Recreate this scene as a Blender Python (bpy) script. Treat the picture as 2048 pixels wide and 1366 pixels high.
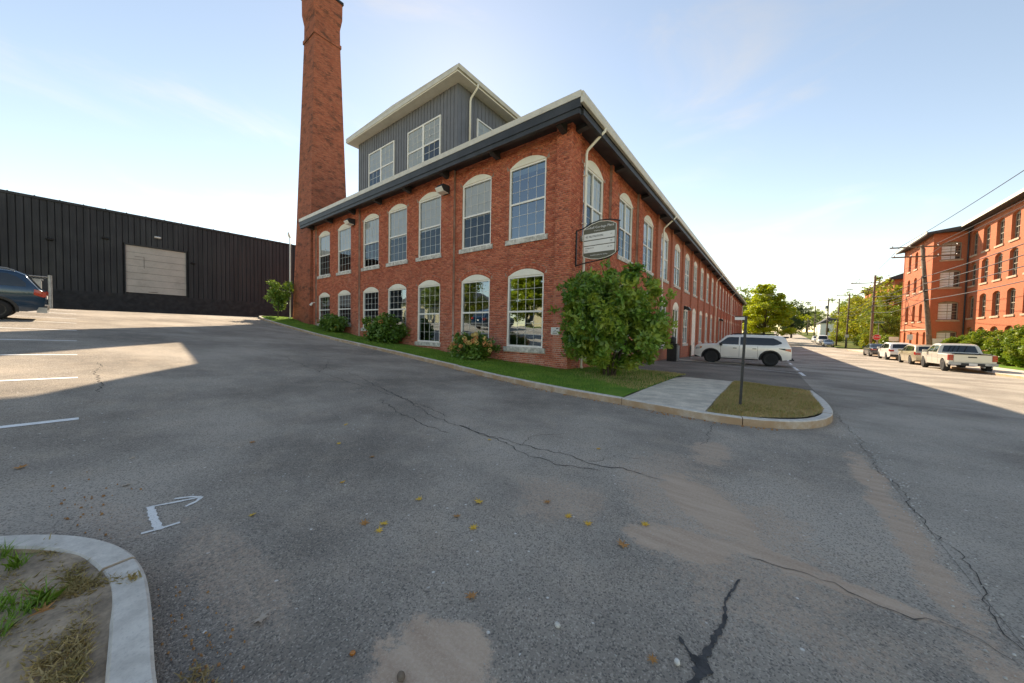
import bpy, bmesh, math, random
import numpy as np
from math import sin, cos, tan, pi, radians, degrees, sqrt, atan2, asin, acos, hypot
from mathutils import Vector, Matrix

scene = bpy.context.scene
for o in list(bpy.data.objects):
    bpy.data.objects.remove(o)
COL = scene.collection
random.seed(7)
rng = np.random.default_rng(7)

# ------------------------------------------------------------------ camera
CAM = Vector((5.867, -10.9, 1.5))
yaw, pitch, roll = radians(37.645), radians(-1.9326), radians(1.1056)
f0 = Vector((-sin(yaw), cos(yaw), 0)); r0 = Vector((cos(yaw), sin(yaw), 0)); u0_ = Vector((0, 0, 1))
fw = f0 * cos(pitch) + u0_ * sin(pitch); u1_ = u0_ * cos(pitch) - f0 * sin(pitch)
RR = r0 * cos(roll) + u1_ * sin(roll); UU = u1_ * cos(roll) - r0 * sin(roll)
cd = bpy.data.cameras.new('camera'); cam = bpy.data.objects.new('camera', cd); COL.objects.link(cam)
cd.sensor_width = 36.0; cd.lens = 672.01 / 2048 * 36.0; cd.clip_start = 0.05; cd.clip_end = 5000
m3 = Matrix((RR, UU, -fw)).transposed()
cam.matrix_world = Matrix.Translation(CAM) @ m3.to_4x4()
scene.camera = cam

# ------------------------------------------------------------------ sky, sun, exposure
SUN_EL, SUN_AZ = radians(36.0), radians(-46.5)     # azimuth from +Y, positive to +X
wd = bpy.data.worlds.new('World'); scene.world = wd; wd.use_nodes = True
nt = wd.node_tree; nt.nodes.clear()
out = nt.nodes.new('ShaderNodeOutputWorld'); bg = nt.nodes.new('ShaderNodeBackground'); sk = nt.nodes.new('ShaderNodeTexSky')
sk.sky_type = 'NISHITA'; sk.sun_disc = False; sk.sun_elevation = SUN_EL; sk.sun_rotation = SUN_AZ % (2 * pi)
sk.altitude = 50; sk.air_density = 1.0; sk.dust_density = 0.05; sk.ozone_density = 1.8
bg.inputs['Strength'].default_value = 0.12
# faint high haze wisps, the same over the whole sky
tc = nt.nodes.new('ShaderNodeTexCoord'); mp = nt.nodes.new('ShaderNodeMapping'); mp.inputs['Scale'].default_value = (1.6, 1.6, 5.0); mp.inputs['Rotation'].default_value = (.15, .1, .6)
nz = nt.nodes.new('ShaderNodeTexNoise'); nz.inputs['Scale'].default_value = 1.7; nz.inputs['Detail'].default_value = 7; nz.inputs['Roughness'].default_value = .58; nz.inputs['Distortion'].default_value = .6
rp = nt.nodes.new('ShaderNodeMapRange'); rp.interpolation_type = 'SMOOTHSTEP'; rp.inputs[1].default_value = .5; rp.inputs[2].default_value = .85; rp.inputs[3].default_value = 0; rp.inputs[4].default_value = .30
bw = nt.nodes.new('ShaderNodeRGBToBW'); mu = nt.nodes.new('ShaderNodeMath'); mu.operation = 'MULTIPLY'; mu.inputs[1].default_value = 1.35; cm = nt.nodes.new('ShaderNodeMix'); cm.data_type = 'RGBA'
nt.links.new(tc.outputs['Generated'], mp.inputs[0]); nt.links.new(mp.outputs[0], nz.inputs[0]); nt.links.new(nz.outputs[0], rp.inputs[0]); nt.links.new(rp.outputs[0], cm.inputs[0])
nt.links.new(sk.outputs[0], bw.inputs[0]); nt.links.new(bw.outputs[0], mu.inputs[0]); nt.links.new(sk.outputs[0], cm.inputs[6]); nt.links.new(mu.outputs[0], cm.inputs[7])
nt.links.new(cm.outputs[2], bg.inputs[0]); nt.links.new(bg.outputs[0], out.inputs[0])
sd = bpy.data.lights.new('sun', 'SUN'); sd.energy = 4.2; sd.angle = radians(0.53); sd.color = (1.0, 0.985, 0.965)
so = bpy.data.objects.new('sun', sd); COL.objects.link(so)
sdir = Vector((sin(SUN_AZ) * cos(SUN_EL), cos(SUN_AZ) * cos(SUN_EL), sin(SUN_EL)))
so.rotation_euler = sdir.to_track_quat('Z', 'Y').to_euler(); so.location = (-30, 30, 60)
scene.view_settings.view_transform = 'Standard'; scene.view_settings.look = 'None'
scene.view_settings.gamma = 1.0; scene.view_settings.use_curve_mapping = False
scene.view_settings.exposure = 1.14
scene.view_settings.use_white_balance = True; scene.view_settings.white_balance_temperature = 9300; scene.view_settings.white_balance_tint = 12
scene.render.engine = 'CYCLES'
scene.render.filter_size = 1.0
cy = scene.cycles
cy.use_denoising = True; cy.max_bounces = 7; cy.diffuse_bounces = 4; cy.glossy_bounces = 4; cy.transmission_bounces = 6
cy.transparent_max_bounces = 10; cy.caustics_reflective = False; cy.caustics_refractive = False
cy.sample_clamp_indirect = 6.0

# ------------------------------------------------------------------ terrain
_PX = np.array([-400, -60, -33, -25.5, -22, -18.5, -15.1, -12.4, -9.65, -6.9, -4.17, -1.43, 0, 3, 500])
_P11 = np.array([2.3, 2.3, 2.25, 2.2, 2.0, 1.67, 1.45, 1.21, .96, .74, .48, .2, .08, 0, 0])
_P0 = np.array([2.3, 2.3, 2.25, 2.12, 1.56, 1.2, .85, .62, .45, .3, .16, .06, .03, 0, 0])
_SY = np.array([-500, -3, 2, 8, 15, 23, 40, 70, 95, 130, 180, 250, 400, 900])
_SZ = np.array([0, 0, -.08, -.22, -.42, -.6, -.72, -.82, -.8, 0., 1.6, 3.5, 5, 5])
def _smooth(xs, zs, lo, hi, w):
    t = np.arange(lo, hi, .25); v = np.interp(t, xs, zs); k = np.hanning(int(w / .25) | 1); k /= k.sum()
    p = len(k) // 2; return t, np.convolve(np.pad(v, p, mode='edge'), k, mode='valid')
_tx, _a0 = _smooth(_PX, _P0, -100, 60, 3); _, _a11 = _smooth(_PX, _P11, -100, 60, 3)
_ty, _sy = _smooth(_SY, _SZ, -60, 700, 6)
def Gn(x, y):
    x = np.asarray(x, float); y = np.asarray(y, float)
    t = np.clip(-y / 11.0, -.1, 1.4)
    a = np.interp(x, _tx, _a0); b = np.interp(x, _tx, _a11); s = np.interp(y, _ty, _sy)
    return a + (b - a) * t + s * np.clip((x + 8) / 8, 0, 1)
def G(x, y): return float(Gn(x, y))

# ------------------------------------------------------------------ mesh helpers
class MB:
    def __init__(s): s.v = []; s.f = []
    def quad(s, *p):
        i = len(s.v); s.v += [tuple(q) for q in p]; s.f.append(tuple(range(i, i + len(p)))); return s
    def box(s, a, b):
        x0, y0, z0 = a; x1, y1, z1 = b
        return s.hexa([(x0, y0, z0), (x1, y0, z0), (x1, y1, z0), (x0, y1, z0), (x0, y0, z1), (x1, y0, z1), (x1, y1, z1), (x0, y1, z1)])
    def hexa(s, p):
        i = len(s.v); s.v += [tuple(q) for q in p]
        s.f += [(i, i + 3, i + 2, i + 1), (i + 4, i + 5, i + 6, i + 7), (i, i + 1, i + 5, i + 4), (i + 1, i + 2, i + 6, i + 5), (i + 2, i + 3, i + 7, i + 6), (i + 3, i, i + 4, i + 7)]
        return s
    def bar(s, p, q, w, h, up=(0, 0, 1)):
        p = Vector(p); q = Vector(q); d = (q - p).normalized(); u = Vector(up)
        if abs(d.dot(u)) > .98: u = Vector((1, 0, 0))
        r = d.cross(u).normalized() * (w / 2); u = r.cross(d).normalized() * (h / 2)
        return s.hexa([p - r - u, p + r - u, q + r - u, q - r - u, p - r + u, p + r + u, q + r + u, q - r + u])
    def tube(s, pts, r, n=8, cap=True):
        pts = [Vector(p) for p in pts]; rs = r if isinstance(r, (list, tuple)) else [r] * len(pts)
        base = len(s.v); prev = None
        for k, p in enumerate(pts):
            d = (pts[min(k + 1, len(pts) - 1)] - pts[max(k - 1, 0)]).normalized()
            if prev is None:
                a = d.cross(Vector((0, 0, 1))) if abs(d.z) < .95 else d.cross(Vector((1, 0, 0)))
            else: a = prev - d * prev.dot(d)
            a.normalize(); prev = a; b = d.cross(a)
            for j in range(n):
                t = 2 * pi * j / n; s.v.append(tuple(p + (a * cos(t) + b * sin(t)) * rs[k]))
        for k in range(len(pts) - 1):
            for j in range(n):
                i0 = base + k * n + j; i1 = base + k * n + (j + 1) % n
                s.f.append((i0, i1, i1 + n, i0 + n))
        if cap:
            s.f.append(tuple(base + j for j in range(n))[::-1]); s.f.append(tuple(base + (len(pts) - 1) * n + j for j in range(n)))
        return s
    def lathe(s, prof, n=16, origin=(0, 0, 0), axis='z'):
        base = len(s.v); o = origin
        for (r, h) in prof:
            for j in range(n):
                t = 2 * pi * j / n; a, b = r * cos(t), r * sin(t)
                p = (a, b, h) if axis == 'z' else ((a, h, b) if axis == 'y' else (h, a, b))
                s.v.append((p[0] + o[0], p[1] + o[1], p[2] + o[2]))
        for k in range(len(prof) - 1):
            for j in range(n):
                i0 = base + k * n + j; i1 = base + k * n + (j + 1) % n; s.f.append((i0, i1, i1 + n, i0 + n))
        s.f.append(tuple(base + j for j in range(n))[::-1]); s.f.append(tuple(base + (len(prof) - 1) * n + j for j in range(n)))
        return s
    def prism(s, poly, fn, d0, d1):
        """poly in 2D (u,v); fn(u,v,d)->3D"""
        n = len(poly); i = len(s.v)
        s.v += [tuple(fn(u, v, d0)) for u, v in poly] + [tuple(fn(u, v, d1)) for u, v in poly]
        s.f.append(tuple(range(i, i + n))[::-1]); s.f.append(tuple(range(i + n, i + 2 * n)))
        for k in range(n):
            k2 = (k + 1) % n; s.f.append((i + k, i + k2, i + n + k2, i + n + k))
        return s
    def build(s, name, mat=None, parent=None, smooth=False, fix=True):
        me = bpy.data.meshes.new(name)
        off = Vector((0, 0, 0)); p = parent
        while p is not None: off += p.location; p = p.parent
        v = np.array(s.v, float) - np.array(off) if len(s.v) else np.zeros((0, 3))
        me.from_pydata(v.tolist(), [], s.f)
        if fix:
            bm = bmesh.new(); bm.from_mesh(me); bmesh.ops.recalc_face_normals(bm, faces=bm.faces); bm.to_mesh(me); bm.free()
        return mkobj(name, me, mat, parent, smooth)
def mkobj(name, me, mat=None, parent=None, smooth=False):
    if mat is not None: me.materials.append(mat)
    if smooth: me.polygons.foreach_set('use_smooth', [True] * len(me.polygons))
    me.update()
    o = bpy.data.objects.new(name, me); COL.objects.link(o); o.parent = parent
    return o
def quadmesh(name, V, F, mat=None, parent=None, smooth=False):
    """fast numpy mesh: V (n,3), F (m,k)"""
    V = np.asarray(V, np.float32); F = np.asarray(F, np.int32); k = F.shape[1]
    if parent is not None:
        off = Vector((0, 0, 0)); p = parent
        while p is not None: off += p.location; p = p.parent
        V = V - np.array(off, np.float32)
    me = bpy.data.meshes.new(name); me.vertices.add(len(V)); me.vertices.foreach_set('co', V.ravel())
    me.loops.add(F.size); me.loops.foreach_set('vertex_index', F.ravel())
    me.polygons.add(len(F)); me.polygons.foreach_set('loop_start', np.arange(0, F.size, k, dtype=np.int32))
    me.polygons.foreach_set('loop_total', np.full(len(F), k, np.int32)); me.update(calc_edges=True)
    return mkobj(name, me, mat, parent, smooth)
def tag(o, label=None, cat=None, group=None, kind=None):
    if label: o['label'] = label
    if cat: o['category'] = cat
    if group: o['group'] = group
    if kind: o['kind'] = kind
    return o
def empty(name, loc=(0, 0, 0), rz=0):
    o = bpy.data.objects.new(name, None); COL.objects.link(o); o.location = loc; o.rotation_euler = (0, 0, rz); o.empty_display_size = .3
    return o
def copy_tree(o, parent=None):
    c = o.copy(); COL.objects.link(c); c.parent = parent
    for ch in list(o.children): copy_tree(ch, c)
    return c

# ------------------------------------------------------------------ materials
class NT:
    def __init__(s, name):
        s.m = bpy.data.materials.new(name); s.m.use_nodes = True; s.t = s.m.node_tree; s.t.nodes.clear()
        s.out = s.n('ShaderNodeOutputMaterial')
    def n(s, typ, **kw):
        nd = s.t.nodes.new(typ)
        for k, v in kw.items():
            if k in nd.inputs: s.set(nd.inputs[k], v)
            else: setattr(nd, k, v)
        return nd
    def set(s, sock, v):
        if isinstance(v, bpy.types.NodeSocket): s.t.links.new(v, sock)
        elif isinstance(v, bpy.types.Node): s.t.links.new(v.outputs[0], sock)
        else:
            if isinstance(v, tuple) and len(v) == 3 and sock.type == 'RGBA': v = v + (1,)
            sock.default_value = v
    def mix(s, f, a, b, mode='MIX'):
        nd = s.t.nodes.new('ShaderNodeMix'); nd.data_type = 'RGBA'; nd.blend_type = mode; nd.clamp_factor = True
        s.set(nd.inputs[0], f); s.set(nd.inputs[6], a); s.set(nd.inputs[7], b); return nd.outputs[2]
    def math(s, op, a, b=0.0, c=0.0):
        nd = s.t.nodes.new('ShaderNodeMath'); nd.operation = op
        s.set(nd.inputs[0], a); s.set(nd.inputs[1], b); s.set(nd.inputs[2], c); return nd.outputs[0]
    def noise(s, vec, scale, detail=4, rough=.55, out='Fac'):
        nd = s.n('ShaderNodeTexNoise'); s.set(nd.inputs['Vector'], vec); nd.inputs['Scale'].default_value = scale
        nd.inputs['Detail'].default_value = detail; nd.inputs['Roughness'].default_value = rough
        return nd.outputs[out]
    def ramp(s, fac, lo, hi, a=0.0, b=1.0):
        nd = s.n('ShaderNodeMapRange'); nd.interpolation_type = 'SMOOTHSTEP'
        s.set(nd.inputs[0], fac); s.set(nd.inputs[1], lo); s.set(nd.inputs[2], hi); s.set(nd.inputs[3], a); s.set(nd.inputs[4], b); return nd.outputs[0]
    def pos(s): return s.n('ShaderNodeNewGeometry').outputs['Position']
    def obj(s): return s.n('ShaderNodeTexCoord').outputs['Object']
    def bump(s, h, strength=.3, dist=.01):
        nd = s.n('ShaderNodeBump'); nd.inputs['Strength'].default_value = strength; nd.inputs['Distance'].default_value = dist
        s.set(nd.inputs['Height'], h); return nd.outputs[0]
    def principled(s, color, rough=.6, metal=0., spec=.5, normal=None, **kw):
        b = s.n('ShaderNodeBsdfPrincipled'); s.set(b.inputs['Base Color'], color); s.set(b.inputs['Roughness'], rough)
        b.inputs['Metallic'].default_value = metal; b.inputs['Specular IOR Level'].default_value = spec
        if normal is not None: s.set(b.inputs['Normal'], normal)
        for k, v in kw.items(): s.set(b.inputs[k.replace('_', ' ')], v)
        s.t.links.new(b.outputs[0], s.out.inputs[0]); return b
def plain(name, col, rough=.6, metal=0., spec=.5, var=.12, scale=3.0, bump=0., bscale=60., dirt=0., coat=0.):
    """painted / stone / metal surface with mottling"""
    t = NT(name); p = t.pos()
    n1 = t.noise(p, scale, 5); n2 = t.noise(p, scale * 9, 3)
    f = t.math('ADD', t.math('MULTIPLY', n1, .65), t.math('MULTIPLY', n2, .35))
    dk = tuple(c * (1 - var * 2.2) for c in col); lt = tuple(min(.95, c * (1 + var * 1.6)) for c in col)
    c = t.mix(t.ramp(f, .3, .7), dk, lt)
    if dirt > 0: c = t.mix(t.math('MULTIPLY', t.ramp(t.noise(p, scale * .6, 6, .65), .5, .75), dirt), c, (.09, .075, .06))
    r = t.ramp(n2, .2, .8, max(.03, rough - .08), min(1, rough + .08))
    nm = t.bump(t.noise(p, bscale, 4), bump, .006) if bump else None
    b = t.principled(c, r, metal, spec, nm)
    if coat: b.inputs['Coat Weight'].default_value = coat; b.inputs['Coat Roughness'].default_value = .05
    return t.m
MT = {}
def brick_base(t, rnd, p):
    """brick colour from a per-brick random number and large stains"""
    c = t.mix(t.ramp(rnd, 0, 1), (.48, .115, .068), (.68, .21, .125))
    h = t.math('FRACT', t.math('MULTIPLY', rnd, 7.31))
    c = t.mix(t.ramp(h, .90, 1.0, 0, .55), c, (.17, .05, .04))
    c = t.mix(t.ramp(t.math('FRACT', t.math('MULTIPLY', rnd, 3.77)), .85, 1.0, 0, .5), c, (.5, .2, .1))
    st = t.noise(p, .55, 6, .6)
    c = t.mix(t.ramp(st, .5, .8, 0, .3), c, (.30, .07, .045))
    ms = t.n('ShaderNodeMapping'); t.set(ms.inputs[0], p); ms.inputs['Scale'].default_value = (2.6, 2.6, .22)
    c = t.mix(t.ramp(t.noise(ms.outputs[0], 1.0, 6, .6), .55, .78, 0, .38), c, (.19, .065, .05))
    c = t.mix(t.ramp(t.noise(p, .75, 7, .7), .60, .74, 0, .38), c, (.62, .36, .28))
    c = t.mix(t.math('MULTIPLY', t.ramp(t.noise(p, 14, 5, .7), .5, .85), .25), c, (.12, .04, .03))
    return c
def mk_bricks():
    t = NT('brick_faces'); g = t.n('ShaderNodeNewGeometry'); p = g.outputs['Position']; oi = t.n('ShaderNodeObjectInfo')
    rnd = t.math('FRACT', t.math('ADD', g.outputs['Random Per Island'], oi.outputs['Random']))
    c = brick_base(t, rnd, p)
    sep = t.n('ShaderNodeSeparateXYZ'); t.set(sep.inputs[0], p)
    lime = t.math('MULTIPLY', t.ramp(t.noise(p, 1.6, 6, .7), .45, .72), t.ramp(sep.outputs[2], 3.2, .2, 0.05, .4))
    c = t.mix(lime, c, (.46, .30, .26))
    t.principled(c, .85, 0, .25, t.bump(t.noise(p, 90, 4), .5, .004)); MT['brick'] = t.m
    t = NT('mortar'); p = t.pos(); sep = t.n('ShaderNodeSeparateXYZ'); t.set(sep.inputs[0], p)
    n = t.noise(p, 1.2, 6, .65)
    c = t.mix(t.ramp(n, .3, .7), (.30, .17, .13), (.50, .36, .30))
    f = t.math('MULTIPLY', t.ramp(sep.outputs[2], 3.6, .5), t.ramp(n, .2, .6))
    c = t.mix(f, c, (.74, .64, .58)); t.principled(c, .95, 0, .1, t.bump(t.noise(p, 60, 4), .5, .004)); MT['mortar'] = t.m
    def wallmat(name, tint, tf, dark=0., msize=.011, mcol=(.30, .22, .18)):
        t = NT(name); p = t.pos(); sep = t.n('ShaderNodeSeparateXYZ'); t.set(sep.inputs[0], p)
        u = t.math('ADD', sep.outputs[0], sep.outputs[1]); cv = t.n('ShaderNodeCombineXYZ'); t.set(cv.inputs[0], u); t.set(cv.inputs[1], sep.outputs[2])
        b = t.n('ShaderNodeTexBrick'); t.set(b.inputs['Vector'], cv); b.inputs['Scale'].default_value = 1.0
        b.inputs['Brick Width'].default_value = .2125; b.inputs['Row Height'].default_value = .0747; b.inputs['Mortar Size'].default_value = msize
        b.inputs['Mortar Smooth'].default_value = .2; b.inputs['Color1'].default_value = (0, 0, 0, 1); b.inputs['Color2'].default_value = (1, 1, 1, 1); b.inputs['Mortar'].default_value = (.5, .5, .5, 1)
        b.offset_frequency = 2
        rnd = t.n('ShaderNodeSeparateColor'); t.set(rnd.inputs[0], b.outputs['Color'])
        c = brick_base(t, rnd.outputs[0], p)
        c = t.mix(tf, c, tint)
        mz = t.n('ShaderNodeMapping'); t.set(mz.inputs[0], p); mz.inputs['Scale'].default_value = (1.1, 1.1, 2.6)
        if dark: c = t.mix(t.math('MULTIPLY', t.ramp(t.noise(mz.outputs[0], 1.0, 9, .78), .47, .64), dark), c, (.035, .02, .018))
        c = t.mix(b.outputs['Fac'], c, mcol)
        t.principled(c, .88, 0, .2, t.bump(t.math('SUBTRACT', 1.0, b.outputs['Fac']), .6, .008)); return t.m
    MT['brickwall'] = wallmat('brick_wall', (.54, .15, .088), .5)
    MT['chimney'] = wallmat('chimney_brick', (.36, .10, .05), .40, dark=.8, mcol=(.20, .11, .08))
    MT['brick_c'] = wallmat('brick_factory', (.54, .145, .075), .68, mcol=(.52, .22, .12))
mk_bricks()
P = plain
MT['trim'] = P('cream_trim', (.90, .85, .74), .5, var=.03, dirt=.06)
MT['white'] = P('white_frame', (.90, .87, .82), .45, var=.03, dirt=.05)
MT['gutter'] = P('gutter_aluminium', (.66, .62, .54), .4, var=.05, dirt=.2)
MT['charcoal'] = P('charcoal_paint', (.035, .038, .042), .5, var=.2, scale=2)
MT['granite'] = P('granite', (.60, .57, .52), .75, var=.22, scale=7, bump=.4, dirt=.25)
MT['kerb'] = P('granite_kerb', (.60, .57, .53), .8, var=.25, scale=9, bump=.5, bscale=40, dirt=.15)
MT['stone_c'] = P('brownstone_sill', (.55, .40, .28), .8, var=.12, scale=4)
MT['concrete'] = P('concrete', (.66, .565, .455), .85, var=.14, scale=3, bump=.3, dirt=.2)
MT['siding'] = P('grey_siding', (.165, .17, .19), .55, var=.06, scale=1.5)
MT['blackmetal'] = P('black_metal', (.018, .019, .021), .4, var=.25, scale=4)
MT['clad'] = P('black_cladding', (.024, .025, .031), .55, var=.3, scale=.9, dirt=.12, bump=.05, bscale=3)
MT['plinth'] = P('black_painted_block', (.020, .020, .023), .75, dirt=.25, var=.3, scale=3, bump=.4, bscale=20)
MT['doorpanel'] = P('roller_door_paint', (.47, .43, .39), .55, var=.06, scale=1.2, dirt=.25)
MT['interior'] = P('interior_plaster', (.20, .19, .18), .9)
MT['darkroom'] = P('dark_interior', (.045, .043, .042), .9)
MT['blind'] = P('window_blind', (.94, .95, .94), .7, var=.03)
MT['wood'] = P('weathered_pole', (.20, .145, .105), .9, var=.25, scale=6, bump=.5, bscale=30)
MT['wire'] = P('cable_black', (.03, .03, .033), .6)
MT['steel'] = P('galvanised_steel', (.32, .33, .34), .45, .6, var=.15)
MT['tyre'] = P('tyre_rubber', (.018, .018, .019), .85, var=.15, scale=12)
MT['blackrim'] = P('black_rim', (.05, .05, .052), .3, .5)
MT['alloy'] = P('alloy_rim', (.45, .45, .45), .3, .9)
MT['plastic'] = P('black_plastic', (.022, .022, .024), .6, var=.15)
MT['tail'] = P('tail_lamp', (.42, .015, .012), .15, spec=.6, coat=.5)
MT['amber'] = P('amber_lamp', (.55, .18, .03), .15, coat=.5)
MT['head'] = P('head_lamp', (.5, .5, .5), .1, spec=.7, coat=.5)
MT['paint_line'] = P('line_paint', (.90, .89, .86), .8, var=.06, scale=10, dirt=.25)
MT['crack'] = P('crack_dark', (.085, .075, .066), .95)
MT['tar'] = P('tar_patch', (.045, .043, .042), .65, var=.4, scale=14, bump=.5)
MT['sign_green'] = P('sign_olive', (.115, .108, .078), .5, var=.06)
MT['sign_white'] = P('sign_white', (.78, .77, .75), .5, var=.03)
MT['sign_ink'] = P('sign_ink', (.05, .05, .055), .5)
MT['red'] = P('sign_red', (.55, .02, .02), .4)
MT['green_sign'] = P('street_sign_green', (.02, .16, .09), .4)
MT['bark'] = P('bark', (.10, .075, .055), .95, var=.3, scale=9, bump=.6, bscale=25)
MT['roofdark'] = P('roof_membrane', (.06, .06, .065), .8)
MT['soil'] = P('bare_soil', (.38, .28, .195), .95, var=.22, scale=5, bump=.9, bscale=35)
MT['mulch'] = P('mulch', (.07, .04, .025), .95, var=.4, scale=20, bump=.9)
MT['tanhouse'] = P('cream_render', (.66, .55, .36), .8, var=.05)
MT['woodfence'] = P('grey_fence', (.30, .27, .23), .9, var=.2)
def glassmat(name, tint, ior=1.9, rough=.0, bump=.0):
    t = NT(name); fr = t.n('ShaderNodeFresnel'); fr.inputs['IOR'].default_value = ior
    tr = t.n('ShaderNodeBsdfTransparent'); t.set(tr.inputs[0], tint); gl = t.n('ShaderNodeBsdfGlossy'); gl.inputs['Roughness'].default_value = rough
    gl.inputs['Color'].default_value = (.72, .88, 1, 1)
    if bump:
        nm = t.bump(t.noise(t.pos(), .9, 2), bump, .02); t.set(gl.inputs['Normal'], nm)
    mx = t.n('ShaderNodeMixShader'); t.set(mx.inputs[0], fr); t.t.links.new(tr.outputs[0], mx.inputs[1]); t.t.links.new(gl.outputs[0], mx.inputs[2])
    t.t.links.new(mx.outputs[0], t.out.inputs[0]); return t.m
MT['glass'] = glassmat('window_glass', (.97, .99, 1.0), 1.75, bump=.2)
MT['glass_low'] = glassmat('ground_floor_glass', (.75, .78, .76), 4.2, bump=.2)
MT['glass_blue'] = glassmat('coated_window_glass', (.75, .92, 1.0), 3.3, bump=.2)
def carglass():
    t = NT('car_glass'); t.principled((.012, .018, .024), .03, 0, .9); return t.m
MT['carglass'] = carglass()
def carpaint(name, col, metal=.15, rough=.28):
    t = NT(name); p = t.obj(); n = t.noise(p, 2.2, 5)
    sep = t.n('ShaderNodeSeparateXYZ'); t.set(sep.inputs[0], p)
    dust = t.math('MULTIPLY', t.ramp(n, .35, .8), t.ramp(sep.outputs[2], .9, .15, .02, .3))
    c = t.mix(dust, col, (.25, .22, .18)); b = t.principled(c, rough, metal, .5)
    b.inputs['Coat Weight'].default_value = .6; b.inputs['Coat Roughness'].default_value = .06; return t.m
def leafmat(name, c1, c2, c3, trans=.35, yel=.08, tcol=(.35, .42, .04)):
    t = NT(name); g = t.n('ShaderNodeNewGeometry'); r = g.outputs['Random Per Island']; oi = t.n('ShaderNodeObjectInfo')
    p = g.outputs['Position']
    c = t.mix(t.ramp(r, 0, 1), c1, c2)
    c = t.mix(t.ramp(t.noise(p, 1.3, 3), .42, .68), c, c3)
    c = t.mix(t.ramp(t.math('FRACT', t.math('MULTIPLY', r, 13.7)), 1 - yel, 1 - yel + .02), c, (.36, .25, .04))
    d = t.n('ShaderNodeBsdfDiffuse'); t.set(d.inputs[0], c); tr = t.n('ShaderNodeBsdfTranslucent')
    t.set(tr.inputs[0], t.mix(.5, c, tcol)); gl = t.n('ShaderNodeBsdfGlossy'); gl.inputs['Roughness'].default_value = .45; gl.inputs['Color'].default_value = (.6, .65, .6, 1)
    m1 = t.n('ShaderNodeMixShader'); m1.inputs[0].default_value = trans; t.t.links.new(d.outputs[0], m1.inputs[1]); t.t.links.new(tr.outputs[0], m1.inputs[2])
    m2 = t.n('ShaderNodeMixShader'); m2.inputs[0].default_value = .06; t.t.links.new(m1.outputs[0], m2.inputs[1]); t.t.links.new(gl.outputs[0], m2.inputs[2])
    t.t.links.new(m2.outputs[0], t.out.inputs[0]); return t.m
MT['leaf_bush'] = leafmat('leaf_bush', (.035, .12, .02), (.17, .36, .05), (.34, .42, .06), .28, .02)
MT['leaf_shrub'] = leafmat('leaf_shrub', (.05, .13, .025), (.11, .24, .04), (.15, .27, .04), .25, .02)
MT['leaf_maple'] = leafmat('leaf_maple', (.30, .42, .02), (.48, .55, .03), (.62, .58, .03), .55, .05)
MT['leaf_green'] = leafmat('leaf_green', (.09, .17, .025), (.19, .29, .04), (.28, .32, .04), .4, .03)
MT['leaf_turn'] = leafmat('leaf_turning', (.14, .22, .025), (.30, .35, .035), (.55, .42, .03), .45, .10)
MT['leaf_dark'] = leafmat('leaf_dark', (.018, .045, .018), (.04, .08, .025), (.05, .09, .025), .2, .0)
MT['leaf_hedge'] = leafmat('leaf_hedge', (.09, .19, .02), (.19, .31, .03), (.28, .34, .04), .3, .02)
MT['grass'] = leafmat('grass_green', (.09, .24, .025), (.19, .38, .045), (.25, .40, .06), .3, .02)
MT['grass_dry'] = leafmat('grass_dry', (.34, .27, .09), (.62, .45, .20), (.62, .44, .22), .3, .0, (.55, .42, .16))
MT['flower'] = P('hydrangea_head', (.78, .27, .10), .8, var=.3, scale=14, bump=.8)
MT['flower2'] = P('hydrangea_head_pale', (.70, .48, .16), .8, var=.25, scale=14, bump=.8)
MT['dryleaf'] = leafmat('fallen_leaf_yellow', (.70, .40, .05), (.85, .55, .10), (.75, .40, .07), .1, .0)
MT['dryleaf2'] = leafmat('fallen_leaf_brown', (.42, .18, .06), (.58, .27, .09), (.48, .21, .08), .1, .0)
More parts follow.
